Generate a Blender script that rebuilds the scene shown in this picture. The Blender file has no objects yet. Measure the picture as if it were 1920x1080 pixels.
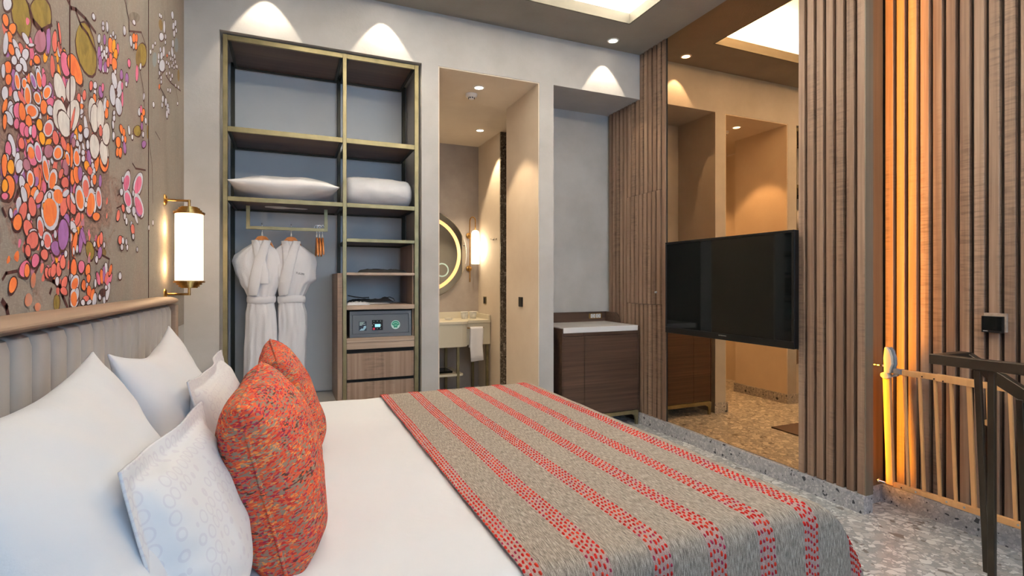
import bpy, bmesh, math, random
from mathutils import Vector, Matrix, noise
R = math.radians
C = bpy.context.scene.collection

# ------------------------------------------------------------------ camera
cam_data = bpy.data.cameras.new('camera'); cam = bpy.data.objects.new('camera', cam_data); C.objects.link(cam)
cam_data.sensor_width = 36.0; cam_data.lens = 980.0 / 1920 * 36
cam_data.shift_y = -13.0 / 1920; cam_data.clip_start = 0.05
cam.location = (0, 0, 1.27); cam.rotation_euler = (R(90), 0, R(-23.2))
bpy.context.scene.camera = cam
# ------------------------------------------------------------------ world and exposure
world = bpy.data.worlds.new('world'); bpy.context.scene.world = world; world.use_nodes = True
world.node_tree.nodes['Background'].inputs[0].default_value = (0.75, 0.85, 1.0, 1)
world.node_tree.nodes['Background'].inputs[1].default_value = 1.0
vs = bpy.context.scene.view_settings
vs.view_transform = 'Standard'; vs.look = 'None'; vs.gamma = 1.0; vs.use_curve_mapping = False
vs.exposure = 0.24
# ------------------------------------------------------------------ large lights
def lin(r, g, b):
    f = lambda v: (v/255/12.92) if v/255 <= 0.04045 else ((v/255+0.055)/1.055)**2.4
    return (f(r), f(g), f(b))
def area(name, loc, rot, sx, sy, power, col, parent=None, spread=180):
    d = bpy.data.lights.new(name, 'AREA'); d.shape = 'RECTANGLE'; d.size = sx; d.size_y = sy
    d.energy = power; d.color = col; d.spread = R(spread)
    o = bpy.data.objects.new(name, d); C.objects.link(o); o.location = loc; o.rotation_euler = rot
    if parent: o.parent = parent
    return o
WIN_P, COVE_P = 50, 120
area('window_daylight', (1.5, -1.75, 2.0), (R(90), 0, 0), 2.9, 1.3, WIN_P, (0.42, 0.70, 1.0))
# cove light: four strips hidden on the ledges of the ceiling recess, shining up and inward
CX0, CX1, CY0, CY1, CZ = -0.05, 2.473, 0.1, 3.416, 3.29
for (lx, ly, sx, sy) in ((CX1+0.09, (CY0+CY1)/2, 0.05, CY1-CY0), (CX0-0.09, (CY0+CY1)/2, 0.05, CY1-CY0),
                         ((CX0+CX1)/2, CY1+0.09, CX1-CX0, 0.05), ((CX0+CX1)/2, CY0-0.09, CX1-CX0, 0.05)):
    area('cove_strip_light', (lx, ly, CZ+0.105), (R(180), 0, 0), sx, sy, COVE_P, (1.0, 0.95, 0.89))

# ------------------------------------------------------------------ helpers
class MB:
    def __init__(s): s.v=[]; s.f=[]; s.m=[]; s.uv=None
    def add(s, vs, fs, m=0):
        n=len(s.v); s.v += [tuple(v) for v in vs]
        for f in fs: s.f.append(tuple(i+n for i in f)); s.m.append(m)
    def box(s, x0,x1,y0,y1,z0,z1, m=0):
        s.add([(x0,y0,z0),(x1,y0,z0),(x1,y1,z0),(x0,y1,z0),(x0,y0,z1),(x1,y0,z1),(x1,y1,z1),(x0,y1,z1)],
              [(0,3,2,1),(4,5,6,7),(0,1,5,4),(1,2,6,5),(2,3,7,6),(3,0,4,7)], m)
    def tube(s, pts, r, n=10, m=0, cap=True, closed=False, flat=1.0):
        pts=[Vector(p) for p in pts]; k=len(pts); rs = r if isinstance(r,(list,tuple)) else [r]*k
        rings=[]; prev=None
        for i,p in enumerate(pts):
            a = pts[(i-1)%k] if (closed or i>0) else p; b = pts[(i+1)%k] if (closed or i<k-1) else p
            t=(b-a).normalized()
            if prev is None:
                u = t.orthogonal().normalized()
                for ax in ((0,0,1),(0,1,0),(1,0,0)):
                    if abs(t.dot(Vector(ax)))<0.9: u=(Vector(ax)-t*t.dot(Vector(ax))).normalized(); break
            else: u=(prev-t*prev.dot(t)).normalized()
            prev=u; w=t.cross(u)
            rings.append([p+(u*math.cos(2*math.pi*j/n)*rs[i]+w*math.sin(2*math.pi*j/n)*rs[i]*flat) for j in range(n)])
        vs=[v for rg in rings for v in rg]; fs=[]
        for i in range(k if closed else k-1):
            i2=(i+1)%k
            for j in range(n): fs.append((i*n+j, i*n+(j+1)%n, i2*n+(j+1)%n, i2*n+j))
        if cap and not closed:
            fs.append(tuple(range(n))[::-1]); fs.append(tuple((k-1)*n+j for j in range(n)))
        s.add(vs,fs,m)
    def lathe(s, prof, c, axis='z', n=24, m=0, cap=True):
        vs=[];k=len(prof)
        for r,h in prof:
            for j in range(n):
                a=2*math.pi*j/n; x,y=r*math.cos(a),r*math.sin(a)
                if axis=='z': vs.append((c[0]+x,c[1]+y,c[2]+h))
                elif axis=='y': vs.append((c[0]+x,c[1]+h,c[2]+y))
                else: vs.append((c[0]+h,c[1]+x,c[2]+y))
        fs=[]
        for i in range(k-1):
            for j in range(n): fs.append((i*n+j,i*n+(j+1)%n,(i+1)*n+(j+1)%n,(i+1)*n+j))
        if cap:
            fs.append(tuple(range(n))[::-1]); fs.append(tuple((k-1)*n+j for j in range(n)))
        s.add(vs,fs,m)
    def prism(s, pts, a0, a1, axis='y', m=0):
        n=len(pts)
        def q(p,a):
            if axis=='y': return (p[0],a,p[1])
            if axis=='x': return (a,p[0],p[1])
            return (p[0],p[1],a)
        vs=[q(p,a0) for p in pts]+[q(p,a1) for p in pts]
        fs=[tuple(range(n)),tuple(range(2*n-1,n-1,-1))]+[(i,i+n,(i+1)%n+n,(i+1)%n) for i in range(n)]
        s.add(vs,fs,m)
    def build(s, name, mats, parent=None, smooth=False, bevel=0.0, seg=2, recalc=True, subsurf=0, angle=40):
        me=bpy.data.meshes.new(name); me.from_pydata(s.v,[],s.f)
        if not isinstance(mats,(list,tuple)): mats=[mats]
        for mt in mats: me.materials.append(mt)
        if len(mats)>1: me.polygons.foreach_set('material_index', s.m)
        if recalc:
            bm=bmesh.new(); bm.from_mesh(me); bmesh.ops.recalc_face_normals(bm,faces=bm.faces); bm.to_mesh(me); bm.free()
        me.update()
        o=bpy.data.objects.new(name,me); C.objects.link(o)
        if parent: o.parent=parent
        if bevel>0:
            b=o.modifiers.new('bevel','BEVEL'); b.width=bevel; b.segments=seg; b.limit_method='ANGLE'; b.angle_limit=R(angle)
        if subsurf:
            b=o.modifiers.new('sub','SUBSURF'); b.levels=subsurf; b.render_levels=subsurf
        if smooth: me.polygons.foreach_set('use_smooth',[True]*len(me.polygons))
        return o
def empty(name, loc=(0,0,0), rz=0):
    o=bpy.data.objects.new(name,None); C.objects.link(o); o.location=loc; o.rotation_euler=(0,0,rz); o.empty_display_size=.05
    return o
def tag(o, label=None, cat=None, group=None, kind=None):
    if label: o['label']=label
    if cat: o['category']=cat
    if group: o['group']=group
    if kind: o['kind']=kind
    return o
def struct(o): o['kind']='structure'; return o
def children(o): return [c for c in bpy.data.objects if c.parent==o]
def copy_tree(o, loc=None, parent=None):
    c=o.copy(); C.objects.link(c); c.parent=parent
    if loc is not None: c.location=loc
    for ch in children(o): copy_tree(ch, None, c)
    return c
def text_mesh(name, body, size, mat, parent, loc, rot, depth=0.0003, sx=1.0):
    cu=bpy.data.curves.new(name,'FONT'); cu.body=body; cu.size=size; cu.extrude=depth; cu.align_x='CENTER'; cu.align_y='CENTER'
    t=bpy.data.objects.new(name,cu); C.objects.link(t)
    dg=bpy.context.evaluated_depsgraph_get(); me=bpy.data.meshes.new_from_object(t.evaluated_get(dg))
    bpy.data.objects.remove(t)
    o=bpy.data.objects.new(name,me); C.objects.link(o); me.materials.clear(); me.materials.append(mat)
    o.location=loc; o.rotation_euler=rot; o.scale=(sx,1,1)
    if parent: o.parent=parent
    return o

# ------------------------------------------------------------------ materials
def base_mat(name, col, rough=0.6, metal=0.0, spec=0.5):
    m=bpy.data.materials.new(name); m.use_nodes=True; nt=m.node_tree; b=nt.nodes['Principled BSDF']
    b.inputs['Base Color'].default_value=(*col,1); b.inputs['Roughness'].default_value=rough
    b.inputs['Metallic'].default_value=metal; b.inputs['Specular IOR Level'].default_value=spec
    return m, nt, b
def N(nt, t, **kw):
    n=nt.nodes.new(t)
    for k,v in kw.items(): setattr(n,k,v)
    return n
def coords(nt, scale=(1,1,1), src='Object'):
    tc=N(nt,'ShaderNodeTexCoord'); mp=N(nt,'ShaderNodeMapping'); mp.inputs['Scale'].default_value=scale
    nt.links.new(tc.outputs[src],mp.inputs['Vector']); return mp.outputs[0]
def ramp(nt, fac, stops, interp='LINEAR'):
    r=N(nt,'ShaderNodeValToRGB'); r.color_ramp.interpolation=interp; e=r.color_ramp.elements
    while len(e)<len(stops): e.new(0.5)
    for i,(p,c) in enumerate(stops): e[i].position=p; e[i].color=(*c,1)
    nt.links.new(fac,r.inputs[0]); return r.outputs[0]
def noise_tex(nt, vec, scale, detail=4, rough=0.55, dist=0):
    n=N(nt,'ShaderNodeTexNoise'); n.inputs['Scale'].default_value=scale; n.inputs['Detail'].default_value=detail
    n.inputs['Roughness'].default_value=rough; n.inputs['Distortion'].default_value=dist
    if vec: nt.links.new(vec,n.inputs['Vector'])
    return n.outputs['Fac']
def bump(nt, b, h, strength, dist=0.01):
    n=N(nt,'ShaderNodeBump'); n.inputs['Strength'].default_value=strength; n.inputs['Distance'].default_value=dist
    nt.links.new(h,n.inputs['Height']); nt.links.new(n.outputs[0],b.inputs['Normal'])
def mixc(nt, fac, a, b, mode='MIX'):
    n=N(nt,'ShaderNodeMix',data_type='RGBA',blend_type=mode)
    for i,s in ((0,fac),(6,a),(7,b)):
        if isinstance(s,(int,float)): n.inputs[i].default_value=s
        elif isinstance(s,tuple): n.inputs[i].default_value=(*s,1)
        else: nt.links.new(s,n.inputs[i])
    return n.outputs[2]
def math_n(nt, op, a, b=None, c=None):
    n=N(nt,'ShaderNodeMath',operation=op)
    for i,s in enumerate((a,b,c)):
        if s is None: continue
        if isinstance(s,(int,float)): n.inputs[i].default_value=s
        else: nt.links.new(s,n.inputs[i])
    return n.outputs[0]
def plaster(name, c1, c2, scale=1.6, bs=0.12, rough=0.85):
    m,nt,b=base_mat(name,c1,rough,0,0.25); v=coords(nt)
    f=noise_tex(nt,v,scale,6,0.6); col=ramp(nt,f,[(0.35,c1),(0.65,c2)]); nt.links.new(col,b.inputs['Base Color'])
    h=noise_tex(nt,v,55,5,0.65); bump(nt,b,h,bs,0.01); return m
def wood(name, c1, c2, c3, axis='z', scale=1.0, rough=0.5, fig=0.0, big=0.5, spec=0.35):
    m,nt,b=base_mat(name,c1,rough,0,spec)
    s={'x':(1.2,60,60),'y':(60,1.2,60),'z':(60,60,1.2)}[axis]; v=coords(nt,tuple(q*scale for q in s))
    f=noise_tex(nt,v,1.0,5,0.65,0.3)
    s2={'x':(.2,13,13),'y':(13,.2,13),'z':(13,13,.2)}[axis]; v2=coords(nt,tuple(q*scale for q in s2)); g=noise_tex(nt,v2,1.0,2,0.5)
    k=math_n(nt,'ADD',math_n(nt,'MULTIPLY',f,1-big),math_n(nt,'MULTIPLY',g,big))
    col=ramp(nt,k,[(0.32,c1),(0.5,c2),(0.68,c3)])
    if fig>0:
        s3={'x':(90,6,6),'y':(6,90,6),'z':(6,6,60)}[axis]; v3=coords(nt,s3); q=noise_tex(nt,v3,1.0,3,0.6,1.0)
        w=noise_tex(nt,coords(nt,(9,9,.8)),1.0,2); 
        msk=ramp(nt,w,[(0.5,(0,0,0)),(0.62,(1,1,1))])
        q2=ramp(nt,q,[(0.45,(1,1,1)),(0.62,(1-fig,1-fig,1-fig))])
        col=mixc(nt,msk,col,mixc(nt,1.0,col,q2,'MULTIPLY'))
    nt.links.new(col,b.inputs['Base Color']); bump(nt,b,f,0.15,0.002); return m
def terrazzo(name, base, chips, dark, s1=26, s2=60, rough=0.35, thr=0.5):
    m,nt,b=base_mat(name,base,rough,0,0.4); v0=coords(nt)
    nz=N(nt,'ShaderNodeTexNoise'); nz.inputs['Scale'].default_value=9; nz.inputs['Detail'].default_value=2; nt.links.new(v0,nz.inputs['Vector'])
    add=N(nt,'ShaderNodeVectorMath',operation='MULTIPLY_ADD'); nt.links.new(nz.outputs['Color'],add.inputs[0]); add.inputs[1].default_value=(.05,.05,.05); nt.links.new(v0,add.inputs[2])
    col=None; prev=base
    g=noise_tex(nt,v0,140,3,0.7); prev=ramp(nt,g,[(0.35,tuple(c*0.80 for c in base)),(0.65,tuple(min(1,c*1.15) for c in base))])
    for s,edge,th in ((s2,0.07,thr+.04),(s1,0.09,thr)):
        e=N(nt,'ShaderNodeTexVoronoi',feature='DISTANCE_TO_EDGE'); e.inputs['Scale'].default_value=s; nt.links.new(add.outputs[0],e.inputs['Vector'])
        f=N(nt,'ShaderNodeTexVoronoi',feature='F1'); f.inputs['Scale'].default_value=s; nt.links.new(add.outputs[0],f.inputs['Vector'])
        sp=N(nt,'ShaderNodeSeparateColor'); nt.links.new(f.outputs['Color'],sp.inputs[0])
        on=math_n(nt,'GREATER_THAN',sp.outputs[0],th); ed=math_n(nt,'GREATER_THAN',e.outputs['Distance'],edge)
        mask=math_n(nt,'MULTIPLY',on,ed)
        cc=ramp(nt,sp.outputs[1],[(0.0,dark),(0.07,chips[0]),(0.35,chips[1]),(0.6,chips[2]),(0.85,chips[3])],'CONSTANT')
        prev=mixc(nt,mask,prev,cc)
    nt.links.new(prev,b.inputs['Base Color']); return m
M={}
M['plaster']=plaster('wall_plaster',lin(174,171,168),lin(190,188,187))
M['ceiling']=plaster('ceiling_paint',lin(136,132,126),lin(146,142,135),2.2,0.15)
M['cove']=plaster('cove_paint',lin(205,200,188),lin(215,210,200),2,0.1)
M['bath_plaster']=plaster('bath_plaster',lin(212,198,182),lin(222,210,194))
M['bath_grey']=plaster('bath_grey_plaster',lin(158,148,140),lin(176,166,158),2.5)
M['slat']=wood('slat_wood',lin(98,76,61),lin(130,105,87),lin(162,137,117),'z',1.0,0.5,0.32,0.55)
M['slat_back']=base_mat('slat_backing',lin(48,38,30),0.8)[0]
M['end_board']=wood('end_board',lin(98,90,76),lin(112,104,90),lin(125,116,100),'z',0.6,0.5)
M['end_brown']=wood('end_board_brown',lin(98,78,56),lin(116,94,70),lin(132,108,84),'z',0.6,0.5)
M['dark_wood']=wood('cabinet_wood',lin(52,38,30),lin(72,54,44),lin(92,70,58),'x',0.9,0.45,0,0.35)
M['closet_wood']=wood('closet_wood',lin(112,90,74),lin(142,119,102),lin(166,145,128),'z',0.8,0.5,0.25,0.4)
M['closet_edge']=wood('closet_edge_wood',lin(140,118,102),lin(165,145,128),lin(185,166,150),'x',0.8,0.5,0,0.4)
M['under_wood']=wood('shelf_wood',lin(62,46,37),lin(80,61,50),lin(98,76,63),'x',0.5,0.5)
M['closet_back']=plaster('closet_back',lin(208,210,213),lin(216,218,221),1.2,0.03,0.6)
M['panel_white']=base_mat('platform_laminate',lin(200,196,190),0.5)[0]
m,nt,b=base_mat('bronze_metal',lin(128,116,82),0.42,0.7); v=coords(nt); f=noise_tex(nt,v,12,3); nt.links.new(ramp(nt,f,[(.3,lin(122,112,82)),(.7,lin(142,132,100))]),b.inputs['Base Color']); M['bronze']=m
m,nt,b=base_mat('brass',lin(176,134,72),0.28,1.0); v=coords(nt); f=noise_tex(nt,v,30,3); nt.links.new(ramp(nt,f,[(.3,lin(150,112,60)),(.7,lin(196,152,88))]),b.inputs['Base Color']); M['brass']=m
M['rail_metal']=base_mat('rail_dark_metal',lin(62,54,44),0.35,0.55)[0]
M['shaded_bronze']=base_mat('shaded_bronze_metal',lin(50,50,42),0.5,0.5)[0]  # frame bronze with the wardrobe's inner shade put into its colour, rear and side bars
M['chrome']=base_mat('chrome',(.8,.8,.8),0.12,1.0)[0]
M['black']=base_mat('black_plastic',(.006,.006,.006),0.35,0,.25)[0]
M['black_cloth']=base_mat('black_cloth',(.015,.015,.016),0.9)[0]
M['screen']=base_mat('screen_glass',(.004,.005,.005),0.05,0,0.22)[0]
M['grey_paint']=base_mat('safe_paint',lin(86,92,100),0.45)[0]
M['dark_gap']=base_mat('dark_gap',(.01,.01,.01),0.9)[0]
M['quartz']=plaster('quartz_top',lin(228,226,226),lin(238,237,236),4,0.0,0.18)
M['white_plastic']=base_mat('white_plastic',lin(225,222,218),0.4)[0]
M['cream']=base_mat('cream_lacquer',lin(214,206,186),0.3)[0]
M['steel_rim']=base_mat('mirror_rim',(.5,.5,.5),0.2,1)[0]
M['mirror']=base_mat('silver_mirror',(.82,.84,.83),0.01,1)[0]
M['bronze_mirror']=base_mat('bronze_mirror',lin(226,184,138),0.012,1)[0]
m,nt,b=base_mat('clear_glass',(.85,.87,.86),0.05); b.inputs['Alpha'].default_value=.38; M['glass']=m
M['floor']=terrazzo('floor_terrazzo',lin(160,162,164),[lin(228,228,226),lin(196,196,194),lin(178,177,175),lin(212,211,209)],lin(112,106,100),24,52,0.3,0.42)
M['base_terrazzo']=terrazzo('skirting_terrazzo',lin(166,166,170),[lin(198,197,198),lin(178,178,182),lin(156,156,162),lin(188,188,192)],lin(56,58,64),46,95,0.35,0.5)
M['dark_terrazzo']=terrazzo('shower_terrazzo',lin(92,82,72),[lin(160,150,138),lin(110,100,90),lin(80,72,64),lin(130,120,108)],lin(40,36,32),40,80,0.4,0.45)
def linen(name, c, bs=0.25, sc=5.0):
    m,nt,b=base_mat(name,c,0.85,0,0.2); v=coords(nt)
    h=noise_tex(nt,v,sc,4,0.5,0.4); h2=noise_tex(nt,v,420,2,0.5)
    bump(nt,b,math_n(nt,'ADD',h,math_n(nt,'MULTIPLY',h2,0.02)),bs,0.02); b.inputs['Sheen Weight'].default_value=0.15; return m
M['linen']=linen('white_cotton',lin(224,223,226),0.35)
M['sheet']=linen('bed_sheet_cotton',lin(236,236,239),0.5,4.0)
# cotton with a tone-on-tone ring print
m,nt,b=base_mat('ring_print_cotton',lin(236,234,236),0.8,0,0.2); v=coords(nt,(34,34,34)); vo=N(nt,'ShaderNodeTexVoronoi',feature='F1'); vo.inputs['Scale'].default_value=1.0; vo.inputs['Randomness'].default_value=0.25
nt.links.new(v,vo.inputs['Vector']); d=math_n(nt,'ABSOLUTE',math_n(nt,'SUBTRACT',vo.outputs['Distance'],0.38)); k=math_n(nt,'LESS_THAN',d,0.06)
nt.links.new(mixc(nt,k,lin(226,225,228),lin(218,215,221)),b.inputs['Base Color']); bump(nt,b,noise_tex(nt,coords(nt),6,4),0.3,0.02); M['ring_cotton']=m
# terry towelling
m,nt,b=base_mat('terry_cotton',lin(236,235,240),0.95,0,0.1); v=coords(nt); bump(nt,b,math_n(nt,'ADD',noise_tex(nt,v,260,3,.7),noise_tex(nt,v,12,3)),0.45,0.01); b.inputs['Sheen Weight'].default_value=.3; M['terry']=m
# orange boucle
m,nt,b=base_mat('boucle_fabric',lin(200,90,60),0.95,0,0.1)
tc=N(nt,'ShaderNodeTexCoord'); mp=N(nt,'ShaderNodeMapping'); mp.inputs['Scale'].default_value=(.40,.27,1); mp.inputs['Rotation'].default_value=(R(16),R(10),0); nt.links.new(tc.outputs['Object'],mp.inputs['Vector'])
nzv=N(nt,'ShaderNodeTexNoise'); nzv.inputs['Scale'].default_value=40; nt.links.new(mp.outputs[0],nzv.inputs['Vector'])
ad=N(nt,'ShaderNodeVectorMath',operation='MULTIPLY_ADD'); nt.links.new(nzv.outputs['Color'],ad.inputs[0]); ad.inputs[1].default_value=(.012,.012,.012); nt.links.new(mp.outputs[0],ad.inputs[2])
vo=N(nt,'ShaderNodeTexVoronoi',feature='F1'); vo.inputs['Scale'].default_value=320; nt.links.new(ad.outputs[0],vo.inputs['Vector'])
sp=N(nt,'ShaderNodeSeparateColor'); nt.links.new(vo.outputs['Color'],sp.inputs[0])
f2=noise_tex(nt,mp.outputs[0],22,3,.6,.6)
fa=math_n(nt,'FRACT',math_n(nt,'ADD',math_n(nt,'MULTIPLY',sp.outputs[0],.62),math_n(nt,'MULTIPLY',f2,1.3)))
col=ramp(nt,fa,[(0.0,lin(206,92,58)),(0.12,lin(176,54,52)),(0.22,lin(218,136,74)),(0.31,lin(146,130,114)),(0.46,lin(88,62,54)),(0.60,lin(148,48,74)),(0.69,lin(198,82,58)),(0.81,lin(134,116,102))],'CONSTANT')
nt.links.new(col,b.inputs['Base Color']); bump(nt,b,vo.outputs['Distance'],-1.0,0.006); M['boucle']=m
# headboard leatherette
M['leather']=plaster('headboard_leather',lin(160,154,150),lin(168,161,157),3,0.05,0.42)
M['leather_tan']=wood('headboard_rail',lin(138,114,97),lin(146,122,104),lin(154,130,111),'y',1.0,0.6)
M['gate_wood']=wood('beech_wood',lin(206,150,96),lin(220,166,110),lin(230,180,126),'z',0.6,0.4)
M['hanger_wood']=wood('hanger_wood',lin(170,100,48),lin(192,118,60),lin(208,136,76),'z',1.5,0.35)
M['olive_cream']=base_mat('cream_plastic',lin(226,212,188),0.4)[0]
M['grey_plastic']=base_mat('grey_plastic',lin(120,130,142),0.4)[0]
def emis(name, col, st):
    m,nt,b=base_mat(name,col,0.5); b.inputs['Emission Color'].default_value=(*col,1); b.inputs['Emission Strength'].default_value=st; return m
M['lamp_glass']=emis('lit_opal_glass',(1.0,0.84,0.58),1.12)
M['lamp_glass2']=emis('lit_opal_glass_bath',(1.0,0.86,0.66),1.5)
M['led']=emis('downlight_led',(1.0,0.88,0.7),12)
M['ring_led']=emis('mirror_led_ring',(0.90,0.52,0.20),0.85)
M['cove_led']=emis('cove_led',(1.0,0.9,0.72),6)
M['amber_led']=emis('amber_led',(1.0,0.36,0.04),1.5)
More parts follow.
